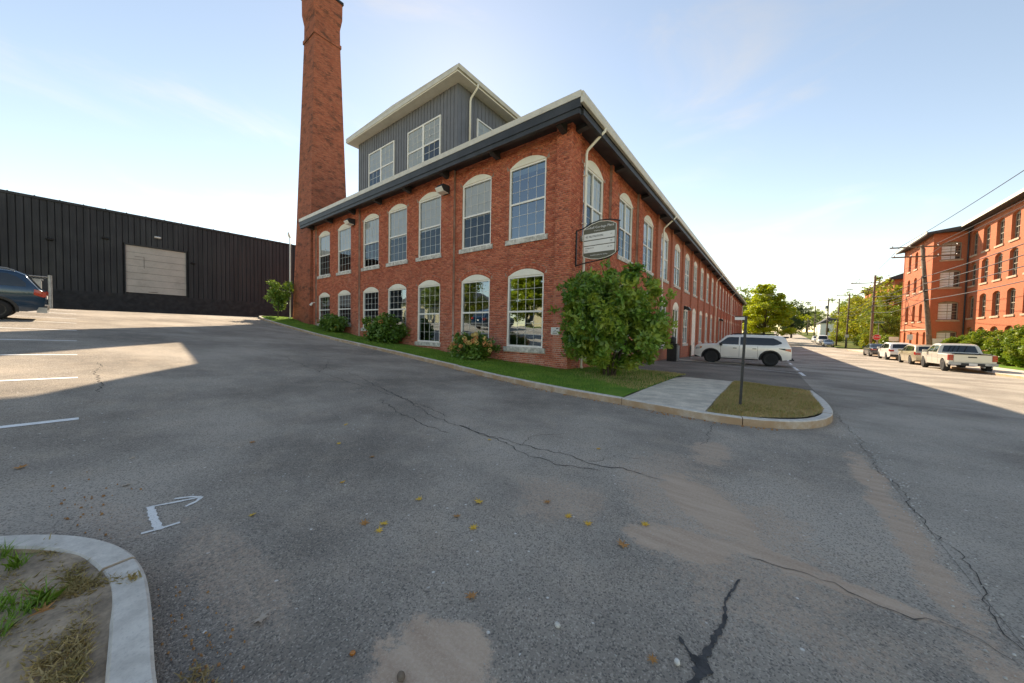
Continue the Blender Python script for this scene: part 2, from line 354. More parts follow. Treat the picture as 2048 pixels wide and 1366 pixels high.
def asphalt(name, base, sand=(), warm=.0, agg=1.0, patch=.35):
    t = NT(name); p = t.pos()
    big = t.noise(p, .35, 6, .6); mid = t.noise(p, 2.3, 5, .6)
    lo = tuple(c * .52 for c in base); hi = tuple(c * 1.2 for c in base)
    c = t.mix(t.ramp(big, .3, .7), lo, hi)
    c = t.mix(t.math('MULTIPLY', t.ramp(mid, .42, .75), patch), c, tuple(c_ * s for c_, s in zip(base, (1.35, 1.25, 1.15))))
    v = t.n('ShaderNodeTexVoronoi'); t.set(v.inputs['Vector'], p); v.inputs['Scale'].default_value = 125.0; v.inputs['Randomness'].default_value = 1
    sv = t.n('ShaderNodeSeparateColor'); t.set(sv.inputs[0], v.outputs['Color'])
    fine = t.noise(p, 170, 3, .7)
    c = t.mix(t.ramp(sv.outputs[0], .74, .9, 0, .40 * agg), c, (.72, .62, .52))
    c = t.mix(t.ramp(sv.outputs[1], .62, .95, 0, .60 * agg), c, (.07, .068, .066))
    v2 = t.n('ShaderNodeTexVoronoi'); t.set(v2.inputs['Vector'], p); v2.inputs['Scale'].default_value = 26.0
    s2 = t.n('ShaderNodeSeparateColor'); t.set(s2.inputs[0], v2.outputs['Color'])
    c = t.mix(t.math('MULTIPLY', t.ramp(s2.outputs[0], .975, .985), t.ramp(v2.outputs['Distance'], .3, .18)), c, (.8, .77, .72))
    hgt = t.math('ADD', t.math('MULTIPLY', v.outputs['Distance'], -1.0), t.math('MULTIPLY', fine, .6))
    # grime: dark worn streaks along the drive
    mp = t.n('ShaderNodeMapping'); t.set(mp.inputs[0], p); mp.inputs['Scale'].default_value = (.22, 1.3, 1); mp.inputs['Rotation'].default_value = (0, 0, -.12)
    c = t.mix(t.ramp(t.noise(mp.outputs[0], 1.0, 5, .6), .54, .78, 0, .45), c, tuple(x * .6 for x in base))
    if sand:
        tot = None; dn = t.noise(p, 1.1, 6, .65); dn2 = t.noise(p, 4.5, 6, .7)
        for (cx, cy_, rx, ry, rot, st) in sand:
            m = t.n('ShaderNodeMapping'); m.vector_type = 'TEXTURE'; t.set(m.inputs[0], p)
            m.inputs['Location'].default_value = (cx, cy_, 0); m.inputs['Rotation'].default_value = (0, 0, rot); m.inputs['Scale'].default_value = (rx, ry, 1000)
            ln = t.n('ShaderNodeVectorMath', operation='LENGTH'); t.set(ln.inputs[0], m.outputs[0])
            d = t.math('ADD', ln.outputs['Value'], t.math('MULTIPLY', t.math('SUBTRACT', dn, .5), 2.0))
            d = t.math('ADD', d, t.math('MULTIPLY', t.math('SUBTRACT', dn2, .5), 1.2))
            w = t.ramp(d, 1.1, .45, 0, st); tot = w if tot is None else t.math('MAXIMUM', tot, w)
        mp2 = t.n('ShaderNodeMapping'); t.set(mp2.inputs[0], p); mp2.inputs['Rotation'].default_value = (0, 0, .35); mp2.inputs['Scale'].default_value = (1, 6, 1)
        streak = t.noise(mp2.outputs[0], 2.0, 5, .6)
        scol = t.mix(t.ramp(streak, .25, .75), (.47, .325, .235), (.60, .445, .335))
        scol = t.mix(t.ramp(t.noise(p, 60, 4, .7), .4, .7, 0, .5), scol, (.66, .52, .41))
        gr = t.math('ADD', t.math('MULTIPLY', t.math('SUBTRACT', t.noise(p, 38, 6, .75), .5), 1.5), t.math('MULTIPLY', t.math('SUBTRACT', t.noise(p, 190, 3, .8), .5), 1.1))
        sw = t.math('MULTIPLY', t.ramp(t.math('ADD', tot, gr), .28, .72), t.ramp(tot, 0, .25))
        c = t.mix(sw, c, scol)
        hgt = t.math('MULTIPLY', hgt, t.math('SUBTRACT', 1.0, t.math('MULTIPLY', tot, .6)))
    t.principled(c, .9, 0, .3, t.bump(hgt, .9, .009)); return t.m
SAND = [(5.45, -7.7, 1.5, .95, -.9, .50), (5.7, -6.6, 1.3, 1.3, 0, .28), (3.6, -9.6, 1.5, .8, .3, .22), (5.45, -7.55, .8, .34, -1.0, .95), (5.35, -8.25, .5, .26, .3, 1.0), (5.9, -8.05, .5, .14, 0.0, .8), (5.35, -6.0, .35, .6, .1, .6), (6.3, -8.12, .5, .1, 0, .8),
        (4.72, -10.0, .32, .36, .2, 1.0), (4.45, -8.2, .6, .5, .3, .5), (3.8, -10.42, .55, .14, .2, .3), (2.0, -10.75, .9, .16, .25, .38), (6.75, -6.6, .18, 2.2, 0, .75), (4.9, -6.9, .5, .7, 0, .45), (3.3, -10.35, 1.2, .25, .05, .45)]
MT['asphalt'] = asphalt('asphalt_drive', (.46, .395, .33), SAND)
MT['asphalt_st'] = asphalt('asphalt_street', (.45, .395, .335), (), agg=.8, patch=.25)
MT['asphalt_new'] = asphalt('asphalt_apron', (.27, .23, .19), (), agg=.5, patch=.2)
def groundmat():
    t = NT('ground_earth'); p = t.pos(); n = t.noise(p, .4, 6, .6); n2 = t.noise(p, 6, 5, .6)
    c = t.mix(t.ramp(n, .4, .62), (.07, .12, .025), (.16, .15, .05)); c = t.mix(t.ramp(n2, .55, .75, 0, .5), c, (.16, .11, .07))
    t.principled(c, .95, 0, .1, t.bump(n2, .6, .03)); return t.m
MT['ground'] = groundmat()
def turf(name, a, b, c3):
    t = NT(name); p = t.pos(); n = t.noise(p, 1.4, 6, .65); n2 = t.noise(p, 45, 4, .7)
    c = t.mix(t.ramp(n, .35, .65), a, b); c = t.mix(t.ramp(n2, .45, .7, 0, .6), c, c3)
    t.principled(c, .95, 0, .1, t.bump(n2, .8, .02)); return t.m
MT['turf'] = turf('lawn_turf', (.10, .22, .03), (.17, .28, .045), (.07, .12, .03))
MT['turf_dry'] = turf('verge_turf', (.42, .32, .13), (.58, .42, .22), (.26, .23, .09))

def kerbmat():
    t = NT('granite_kerb_stained'); g = t.n('ShaderNodeNewGeometry'); p = g.outputs['Position']; sep = t.n('ShaderNodeSeparateXYZ'); t.set(sep.inputs[0], g.outputs['Normal'])
    n = t.noise(p, 9, 5, .65); n2 = t.noise(p, 60, 4, .7); c = t.mix(t.ramp(n, .3, .7), (.56, .51, .45), (.74, .68, .60)); c = t.mix(t.ramp(n2, .5, .75, 0, .4), c, (.30, .28, .26))
    c = t.mix(t.math('MULTIPLY', t.ramp(sep.outputs[2], .8, .3), t.ramp(t.noise(p, 2.5, 5, .7), .25, .6, .35, .9)), c, (.44, .27, .15))
    t.principled(c, .85, 0, .3, t.bump(n2, .6, .006)); return t.m
MT['kerb'] = kerbmat()

def cladmat():
    t = NT('black_cladding_weathered'); p = t.pos(); m = t.n('ShaderNodeMapping'); t.set(m.inputs[0], p); m.inputs['Scale'].default_value = (1, 2.2, .12)
    st = t.noise(m.outputs[0], 1.0, 6, .65); n = t.noise(p, .5, 5, .6)
    c = t.mix(t.ramp(st, .35, .75), (.017, .018, .022), (.040, .041, .047)); c = t.mix(t.ramp(n, .5, .8, 0, .4), c, (.055, .053, .055))
    t.principled(c, t.ramp(n, .3, .7, .45, .7), 0, .4, t.bump(t.noise(p, 2.2, 3), .12, .02)); return t.m
MT['clad'] = cladmat()
# ================================================================== SETTING
def sheet(name, xs, ys, zoff, mat, mask=None, kind='structure', zf=None):
    xs = np.asarray(xs, float); ys = np.asarray(ys, float); X, Y = np.meshgrid(xs, ys, indexing='ij')
    Z = (zf or Gn)(X, Y) + zoff; nx, ny = X.shape
    V = np.stack([X, Y, Z], -1).reshape(-1, 3); I = np.arange(nx * ny).reshape(nx, ny)
    F = np.stack([I[:-1, :-1], I[1:, :-1], I[1:, 1:], I[:-1, 1:]], -1).reshape(-1, 4)
    if mask is not None:
        c = V[F].mean(1); F = F[mask(c[:, 0], c[:, 1])]
    o = quadmesh(name, V, F, mat, None, True); o['kind'] = kind; return o
def merge(*a): return np.unique(np.concatenate(a))
xs = merge(np.linspace(-600, -60, 12), np.linspace(-60, 60, 81), np.linspace(60, 900, 14)); ys = merge(np.linspace(-500, -60, 10), np.linspace(-60, 130, 96), np.linspace(130, 1200, 40))
sheet('ground', xs, ys, -.10, MT['ground'])
sheet('driveway', merge(np.linspace(-40, 6.9, 120)), merge(np.linspace(-24, 6.4, 76)), 0.0, MT['asphalt'],
      mask=lambda x, y: ~((y > -1.6) & (x > -25.3)) )
sheet('parking_apron', np.linspace(0.0, 6.9, 20), np.linspace(1.0, 98, 90), 0.0, MT['asphalt_new'])
STX1 = 16.2
sheet('street', merge(np.linspace(6.9, STX1, 14)), merge(np.linspace(-60, 130, 130), np.linspace(130, 420, 50)), 0.002, MT['asphalt_st'])
sheet('side_street', np.linspace(STX1, 90, 30), np.linspace(70.5, 78.5, 5), 0.003, MT['asphalt_st'])
# far pavement and its kerb
sheet('far_pavement', np.linspace(STX1 + .16, 19.0, 4), merge(np.linspace(-60, 69.5, 60)), .13, MT['concrete'])
sheet('far_lawn', np.linspace(19.0, 24.2, 8), np.linspace(-30, 69.5, 60), .14, MT['turf'])

def polyline_resample(pts, step):
    pts = [Vector(p) for p in pts]; d = [0]
    for a, b in zip(pts, pts[1:]): d.append(d[-1] + (b - a).length)
    n = max(1, round(d[-1] / step)); res = []
    for i in range(n + 1):
        s = d[-1] * i / n
        k = max(0, min(len(pts) - 2, next((j for j in range(len(d) - 1) if d[j + 1] >= s - 1e-9), len(pts) - 2)))
        t = (s - d[k]) / max(1e-9, d[k + 1] - d[k]); res.append(pts[k].lerp(pts[k + 1], t))
    return res
def smooth_path(pts, it=2):
    for _ in range(it):
        q = [pts[0]]
        for a, b in zip(pts, pts[1:]):
            q += [tuple(np.array(a) * .75 + np.array(b) * .25), tuple(np.array(a) * .25 + np.array(b) * .75)]
        pts = q + [pts[-1]]
    return pts
def kerb(name, path, w, h, stone, mat, flip=1, gap=.012, res=.3):
    root = empty(name); root['kind'] = 'structure'
    fine = polyline_resample([Vector((x, y, 0)) for x, y in path], res)
    n = len(fine); per = max(2, round(stone / res)); i = 0
    nrm = []
    for k in range(n):
        d = (fine[min(k + 1, n - 1)] - fine[max(0, k - 1)]).normalized(); nrm.append(Vector((-d.y, d.x, 0)) * flip)
    while i < n - 1:
        j = min(n - 1, i + per + random.choice((-1, 0, 0, 1))); mb = MB(); hj = h + random.uniform(-.008, .008); wj = w + random.uniform(-.006, .006)
        rings = []
        for k in range(i, j + 1):
            p = fine[k].copy(); d = (fine[min(k + 1, n - 1)] - fine[max(0, k - 1)]).normalized()
            if k == i: p += d * gap * .5
            if k == j: p -= d * gap * .5
            z = G(p.x, p.y); q = p + nrm[k] * wj; e = random.uniform(-.004, .004) if res > .1 else 0.0; b = .012
            ring = [(p.x, p.y, z - .12), (p.x, p.y, z + hj - b + e), (p.x + nrm[k].x * b, p.y + nrm[k].y * b, z + hj + e), (q.x - nrm[k].x * b, q.y - nrm[k].y * b, z + hj), (q.x, q.y, z + hj - b), (q.x, q.y, z - .12)]
            rings.append(ring)
        base = 0
        for rg in rings: mb.v += rg
        m = 6
        for k in range(len(rings) - 1):
            for a in range(m - 1): mb.f.append((k * m + a, k * m + a + 1, (k + 1) * m + a + 1, (k + 1) * m + a))
        mb.f.append(tuple(range(m))); mb.f.append(tuple(range((len(rings) - 1) * m, len(rings) * m))[::-1])
        mb.build('kerb_stone', mat, root); i = j
    return root
KP = [(-25.6, -1.2), (-25.5, -2.2), (-24.6, -2.6), (-21.3, -2.45), (-15.74, -2.47), (-8.91, -2.55), (-2.84, -3.07), (-.29, -3.46), (1.63, -3.85), (3.6, -4.02), (5.09, -4.30), (5.9, -4.14), (6.45, -3.7), (6.75, -3.0), (6.84, -2.2), (6.86, -.9), (6.78, .9)]
KPs = smooth_path(KP, 2)
kerb('lawn_kerb', KPs, .14, .13, 2.0, MT['kerb'], 1)
kerb('far_kerb', [(STX1, y) for y in np.linspace(-60, 69.5, 40)], .16, .14, 3.0, MT['kerb'], -1)
KL = [(6.2, -10.74), (4.6, -10.735), (4.03, -10.73), (3.84, -10.72), (3.45, -10.69), (3.05, -10.68), (2.72, -10.74), (2.42, -10.87), (2.2, -11.03), (2.0, -11.23), (1.7, -11.7), (1.5, -12.4), (1.4, -14)]
kerb('island_kerb', smooth_path(KL, 4), .135, .10, 1.1, MT['kerb'], 1, res=.06)

def kerb_y(x):   # inner lawn edge
    xs_ = [p[0] for p in KPs if -24.6 < p[0] < 6.0]; ys_ = [p[1] for p in KPs if -24.6 < p[0] < 6.0]
    return np.interp(x, xs_, ys_) + .14
def Lz(X, Y):    # lawn surface
    X = np.asarray(X, float); Y = np.asarray(Y, float)
    k = kerb_y(X); t = np.clip((Y - k) / 2.0, 0, 1); fade = np.clip((4.6 - Y) / 2.5, 0, 1)
    return Gn(X, Y) + (.115 + .03 * np.sin(t * pi)) * fade + .012 * np.sin(X * 3.1 + Y * 2.3)
def lawn_sheet(name, xs, ny, y1f, mat, zoff=0.):
    xs = np.asarray(xs, float); T = np.linspace(0, 1, ny); X = np.repeat(xs[:, None], ny, 1); k = kerb_y(xs); y1 = np.array([y1f(x) for x in xs])
    Y = k[:, None] + (y1 - k)[:, None] * T[None, :]; Z = Lz(X, Y) + zoff; nx = len(xs)
    V = np.stack([X, Y, Z], -1).reshape(-1, 3); I = np.arange(nx * ny).reshape(nx, ny)
    F = np.stack([I[:-1, :-1], I[1:, :-1], I[1:, 1:], I[:-1, 1:]], -1).reshape(-1, 4)
    o = quadmesh(name, V, F, mat, None, True); o['kind'] = 'structure'; return o
LAWN_Y1 = lambda x: .15 if x < 0.02 else min(4.8, 4.6 - .55 * x * .85)
lawn_sheet('lawn', merge(np.linspace(-25.4, 0, 80), np.linspace(0.02, 3.42, 20)), 22, LAWN_Y1, MT['turf'])
# verge island by the street (bounded by its kerb)
def verge_inside(X, Y):
    right = np.where(Y > -2.2, 6.70, np.where(Y > -4.2, 6.70 - np.clip((-2.2 - Y) / 2.0, 0, 1) ** 2 * 1.25, 0))
    return (X > 5.0) & (X < right) & (Y > kerb_y(np.minimum(X, 5.99)) + .0) & (Y < 2.45 - (X - 5.0) * .62)
vx = np.linspace(4.99, 6.74, 40); vy = np.linspace(-4.2, 2.5, 120)
def Vz(X, Y): return Gn(X, Y) + .115 * np.clip((2.6 - (X - 5) * .6 - Y) / 1.0, .1, 1) + .02 * np.sin(X * 4 + 1) * np.sin(Y * 2.2)
sheet('verge', vx, vy, 0, MT['turf_dry'], mask=verge_inside, zf=Vz)
# island soil at the lower left
ISL = smooth_path(KL, 4)
def isl_inside(X, Y):
    bx = np.array([p[0] for p in ISL])[::-1]; by = np.array([p[1] for p in ISL])[::-1]
    o = np.argsort(bx); return Y < np.interp(X, bx[o], by[o]) - .06 - .10 * np.clip((2.5 - X) / .7, 0, 1)
sheet('island_soil', np.linspace(1.62, 6.4, 80), np.linspace(-14.5, -10.8, 70), .075, MT['soil'], mask=lambda x, y: isl_inside(x, y) & (x > 1.5),
      zf=lambda X, Y: Gn(X, Y) + .012 * np.sin(X * 9) * np.sin(Y * 7) + .02 * np.sin(X * 2.3 + 1))
# concrete footpath slabs
fp = empty('footpath'); fp['kind'] = 'structure'
ycuts = [-4.0, -2.55, -1.1, .35, 1.4, 2.5]
for a, b in zip(ycuts, ycuts[1:]):
    mb = MB(); x0, x1 = 3.43, 4.98; g = .006
    def zz(x, y): return G(x, y) + .125 * min(1, max(.04, (2.9 - y) / 2.0))
    ya0 = a if a > -3.9 else float(kerb_y(x0)); ya1 = a if a > -3.9 else float(kerb_y(x1))
    P4 = [(x0 + g, ya0 + g), (x1 - g, ya1 + g), (x1 - g, b - g), (x0 + g, b - g)]
    mb.hexa([(x, y, zz(x, y) - .1) for x, y in P4] + [(x, y, zz(x, y) + random.uniform(-.002, .004)) for x, y in P4]).build('slab', MT['concrete'], fp)
# concrete strip at the entrance and by the wall
sheet('entrance_slab', np.linspace(.05, 4.6, 8), np.linspace(14.4, 14.9 + 3.2, 5), .035, MT['concrete'], mask=lambda x, y: (y < 16.2 + .0 * x) )
# painted markings ---------------------------------------------------
def stripe(name, pts, w, mat, label, off=.006):
    path = polyline_resample([Vector((x, y, 0)) for x, y in pts], .25); mb = MB()
    for k, p in enumerate(path):
        d = (path[min(k + 1, len(path) - 1)] - path[max(0, k - 1)]).normalized(); nn = Vector((-d.y, d.x, 0)) * w / 2
        for s in (-1, 1):
            q = p + nn * s; mb.v.append((q.x, q.y, G(q.x, q.y) + off))
    for k in range(len(path) - 1): mb.f.append((2 * k, 2 * k + 1, 2 * k + 3, 2 * k + 2))
    o = mb.build(name, mat, None); o['kind'] = 'structure'; return o
for X in (-1.43, -4.17, -6.9, -9.65, -12.4, -15.1, -17.8, -20.6, -23.3):
    stripe('stall_line', [(X, -10.9), (X, -16)], .105, MT['paint_line'], '')
for a, b in ((8.25, 10.69), (12.45, 16.3), (19.5, 22), (25, 27.5), (31, 34)):
    stripe('bay_edge_line', [(7.05, a), (7.03, b)], .13, MT['paint_line'], '')
for (p, q) in (((4.8, 11.3), (7.0, 9.7)), ((4.75, 13.6), (6.95, 13.4)), ((3.0, 12.3), (6.9, 11.9)), ((3.0, 19.2), (6.95, 19.2)), ((3.0, 22.2), (6.95, 22.2))):
    stripe('bay_line', [p, q], .10, MT['paint_line'], '')
stripe('stop_bar', [(8.2, 45.7), (14.0, 45.2)], .35, MT['paint_line'], '')
stripe('cross_line', [(9.5, 58), (15.2, 58)], .45, MT['paint_line'], '')
# cracks, tar and the joint between drive and street -----------------
drv = bpy.data.objects['driveway']
def ribbon(name, pts, w, mat, jit=.02, off=.004, parent=None, step=.06, taper=True):
    path = polyline_resample([Vector((x, y, 0)) for x, y in pts], step); mb = MB(); n = len(path); r = random.Random(hash(tuple(pts[0])) & 0xffff)
    jx = 0.
    for k, p in enumerate(path):
        d = (path[min(k + 1, n - 1)] - path[max(0, k - 1)]).normalized(); nn = Vector((-d.y, d.x, 0))
        jx = jx * .7 + r.uniform(-jit, jit); ww = (w(k / max(1, n - 1)) if callable(w) else w) * r.uniform(.35, 1.4) * .5
        if taper and (k == 0 or k == n - 1): ww = .001
        c = p + nn * jx
        for s in (-1, 1):
            q = c + nn * (ww * s); mb.v.append((q.x, q.y, G(q.x, q.y) + off))
    for k in range(n - 1): mb.f.append((2 * k, 2 * k + 1, 2 * k + 3, 2 * k + 2))
    return mb.build(name, mat, parent)
CR = [[(-9.39, -7.43), (-6.65, -6.91), (-3.39, -7.05), (-1.98, -6.97), (-0.15, -6.84), (1.33, -7.26), (1.89, -7.31), (2.53, -7.3), (3.31, -7.37), (3.85, -7.27), (4.27, -7.32), (4.59, -7.23), (4.86, -7.26)],
 [(-9.55, -6.64), (-7.27, -6.1), (-5.4, -5.91), (-4.08, -6.63), (-3.15, -6.38), (-1.19, -6.67), (0.64, -6.94), (1.68, -7.12)],
 [(2.1, -7.3), (2.94, -7.44), (3.63, -7.61), (4.12, -7.63), (4.44, -7.44)], [(-0.2, -7.26), (0.85, -7.52), (1.73, -7.67), (2.32, -7.69)],
 [(5.15, -4.5), (5.19, -5.48), (5.2, -5.79)], [(5.81, -8.18), (6.11, -8.11), (6.4, -8.17), (6.63, -8.13), (6.84, -8.25)],
 [(-5.77, -10.63), (-4.61, -10.65), (-3.43, -10.64), (-2.88, -10.68)], [(4.27, -7.32), (4.42, -6.93), (4.73, -6.79)], [(4.86, -7.26), (5.06, -7.25)],
 [(-4.08, -6.63), (-3.39, -7.05)], [(-1.19, -6.67), (-.15, -6.84)], [(3.31, -7.37), (3.2, -6.9), (3.5, -6.6)]]
for c in CR: ribbon('crack', c, .013 if c[0][0] < 3.2 else .007, MT['crack'], .035, parent=drv)
ribbon('tar_seam', [(5.77, -8.44), (5.73, -8.66), (5.71, -8.93), (5.69, -9.05), (5.67, -9.16), (5.67, -9.4)], lambda t: .012 + .05 * t * t, MT['tar'], .006, .005, drv, .02)
ribbon('tar_seam', [(5.56, -9.10), (5.60, -9.15), (5.65, -9.2)], .018, MT['tar'], .004, .005, drv, .015)
ribbon('tar_seam', [(5.62, -9.18), (5.72, -9.2)], .05, MT['tar'], .01, .006, drv, .015)
ribbon('joint', [(6.9, 2.0), (6.94, -2.4), (6.91, -3.97), (6.89, -5.36), (6.92, -5.83), (6.91, -6.45), (6.92, -6.86), (6.93, -7.26), (6.89, -7.68), (6.89, -9.5)], .006, MT['crack'], .03, .006, drv, .05)
# sprayed utility mark: a tee and an arrow
mk = MB()
def sprayed(pts, w):
    path = polyline_resample([Vector((x, y, 0)) for x, y in pts], .02); i0 = len(mk.v)
    for k, p in enumerate(path):
        d = (path[min(k + 1, len(path) - 1)] - path[max(0, k - 1)]).normalized(); nn = Vector((-d.y, d.x, 0)) * w / 2 * random.uniform(.7, 1.2)
        for s in (-1, 1): q = p + nn * s; mk.v.append((q.x, q.y, G(q.x, q.y) + .005))
    for k in range(len(path) - 1): mk.f.append((i0 + 2 * k, i0 + 2 * k + 1, i0 + 2 * k + 3, i0 + 2 * k + 2))
sprayed([(2.41, -10.645), (2.425, -10.55), (2.425, -10.45)], .032); sprayed([(1.97, -10.56), (2.2, -10.565), (2.42, -10.56)], .05)
sprayed([(1.98, -10.56), (2.02, -10.44), (2.07, -10.27)], .026); sprayed([(1.95, -10.42), (2.0, -10.33), (2.07, -10.27)], .026); sprayed([(2.17, -10.385), (2.13, -10.31), (2.07, -10.27)], .028)
def spraymat():
    t = NT('spray_paint'); p = t.pos(); n = t.noise(p, 90, 4, .8); c = t.mix(t.ramp(n, .28, .48), (.34, .30, .26), (.86, .84, .80)); t.principled(c, .85); return t.m
o = mk.build('sprayed_mark', spraymat(), drv)
# ================================================================== MILL BUILDING
AL, BL, WH = 21.45, 91.0, 9.0       # length of the end wall, of the street wall, brick height
mill = empty('mill_building', (0, 0, 0))
tag(mill, 'two-storey red brick mill with arched windows, charcoal eaves and grey rooftop monitor', 'building')
fA = lambda u, z, d: (u, -d, z)
fB = lambda u, z, d: (d, u, z)
PD = -.13                             # recessed panels behind the pilasters
def arch_pts(u0, u1, zsp, rise, n=10):
    w = (u1 - u0) / 2; R = (w * w + rise * rise) / (2 * rise); c = zsp + rise - R; a = asin(w / R)
    return [((u0 + u1) / 2 + R * sin(t), c + R * cos(t)) for t in np.linspace(-a, a, n + 1)]
def arch_geo(u0, u1, zsp, rise):
    w = (u1 - u0) / 2; R = (w * w + rise * rise) / (2 * rise); return (u0 + u1) / 2, zsp + rise - R, R, asin(w / R)
def wall_with_openings(mb, f, u0, u1, z0, z1, ops, d, reveal):
    """ops: list of (a,b,sill,spring,rise)"""
    cols = {}
    for o in ops: cols.setdefault((o[0], o[1]), []).append(o)
    cur = u0
    for (a, b) in sorted(cols):
        mb.quad(f(cur, z0, d), f(a, z0, d), f(a, z1, d), f(cur, z1, d)); zc = z0; top = None
        for o in sorted(cols[(a, b)], key=lambda o: o[2]):
            _, _, zs, sp, rise = o
            if top is None: mb.quad(f(a, zc, d), f(b, zc, d), f(b, zs, d), f(a, zs, d))
            else:
                for (p, q) in zip(top, top[1:]): mb.quad(f(p[0], p[1], d), f(q[0], q[1], d), f(q[0], zs, d), f(p[0], zs, d))
            top = arch_pts(a, b, sp, rise)
            outl = [(a, zs), (b, zs)] + top[::-1]
            for p, q in zip(outl, outl[1:] + outl[:1]): mb.quad(f(p[0], p[1], d), f(q[0], q[1], d), f(q[0], q[1], d - reveal), f(p[0], p[1], d - reveal))
        for (p, q) in zip(top, top[1:]): mb.quad(f(p[0], p[1], d), f(q[0], q[1], d), f(q[0], z1, d), f(p[0], z1, d))
        cur = b
    mb.quad(f(cur, z0, d), f(u1, z0, d), f(u1, z1, d), f(cur, z1, d))
# openings
A_C = [-2.04, -4.81, -8.09, -10.88, -13.65, -16.98, -19.95]; AW = 1.78
A_SILL = [.83, .83, .81, 1.40, 1.46, 1.72, 1.72]
A_OPS_U = [(c - AW / 2, c + AW / 2, 5.2, 8.10, .28) for c in A_C]
A_OPS_L = [(c - AW / 2, c + AW / 2, s, 3.70, .27) for c, s in zip(A_C, A_SILL)]
NB = 23; BW = 1.95
B_C = [2.2 + 3.89 * k for k in range(NB)]
B_OPS_U = [(c - BW / 2, c + BW / 2, 5.2, 8.02, .40) for c in B_C]
B_OPS_L = [(c - BW / 2, c + BW / 2, .62, 3.52, .40) for c in B_C]
DOORS = {4: 'glass', 6: 'white', 11: 'dark'}
for k in DOORS: a, b, s, sp, r = B_OPS_L[k]; B_OPS_L[k] = (a, b, -.62 if k < 8 else -.75, sp, r)
PIL_A = [(-.63, 0), (-6.98, -6.16), (-15.74, -14.86), (-21.45, -21.15)]
PIL_B = [(0, .72)] + [(4.145 + 3.89 * k - .33, 4.145 + 3.89 * k + .33) for k in range(NB - 1)] + [(BL - .7, BL)]
ZB = -1.0
NEARB = 12.0                           # street wall bricks are laid one by one up to here
mbA = MB(); wall_with_openings(mbA, fA, -AL, 0, ZB, WH, A_OPS_U + A_OPS_L, PD, .16); mbA.build('end_wall', MT['mortar'], mill, fix=False)
mbB = MB(); nearops = [o for o in B_OPS_U + B_OPS_L if o[1] < NEARB]; farops = [o for o in B_OPS_U + B_OPS_L if o[1] >= NEARB]
wall_with_openings(mbB, fB, 0, NEARB - .05, ZB, WH, nearops, PD, .16); mbB.build('street_wall', MT['mortar'], mill, fix=False)
mbB = MB(); wall_with_openings(mbB, fB, NEARB - .05, BL, ZB, WH, farops, PD, .16); mbB.build('street_wall', MT['brickwall'], mill, fix=False)
mb = MB(); mb.box((-AL, .3, ZB), (-AL + .25, BL, WH)); mb.box((-AL, BL - .25, ZB), (-.3, BL, WH)); mb.build('rear_wall', MT['brickwall'], mill)
mb = MB(); mb.box((-AL + .3, .45, 4.42), (-.45, BL - .3, 4.62)); mb.box((-AL + .3, .45, -.7), (-.45, BL - .3, -.55)); mb.build('floor_slab', MT['darkroom'], mill)
mb = MB(); mb.box((-AL + .4, 6.0, -.5), (-6.2, 6.1, WH)); mb.box((-6.2, 6.0, -.5), (-6.1, BL - 1, WH)); mb.build('partition', MT['interior'], mill)
# pilasters
for (a, b) in PIL_A:
    MB().box((a, -.001, ZB), (b if b < -.01 else -.001, .12, WH)).build('pilaster', MT['mortar'], mill)
for i, (a, b) in enumerate(PIL_B):
    far = a > NEARB - 1
    MB().box((-.12, a if i else .121, ZB), (-.001 if not far else 0.0, b, WH)).build('pilaster', MT['brickwall'] if far else MT['mortar'], mill)
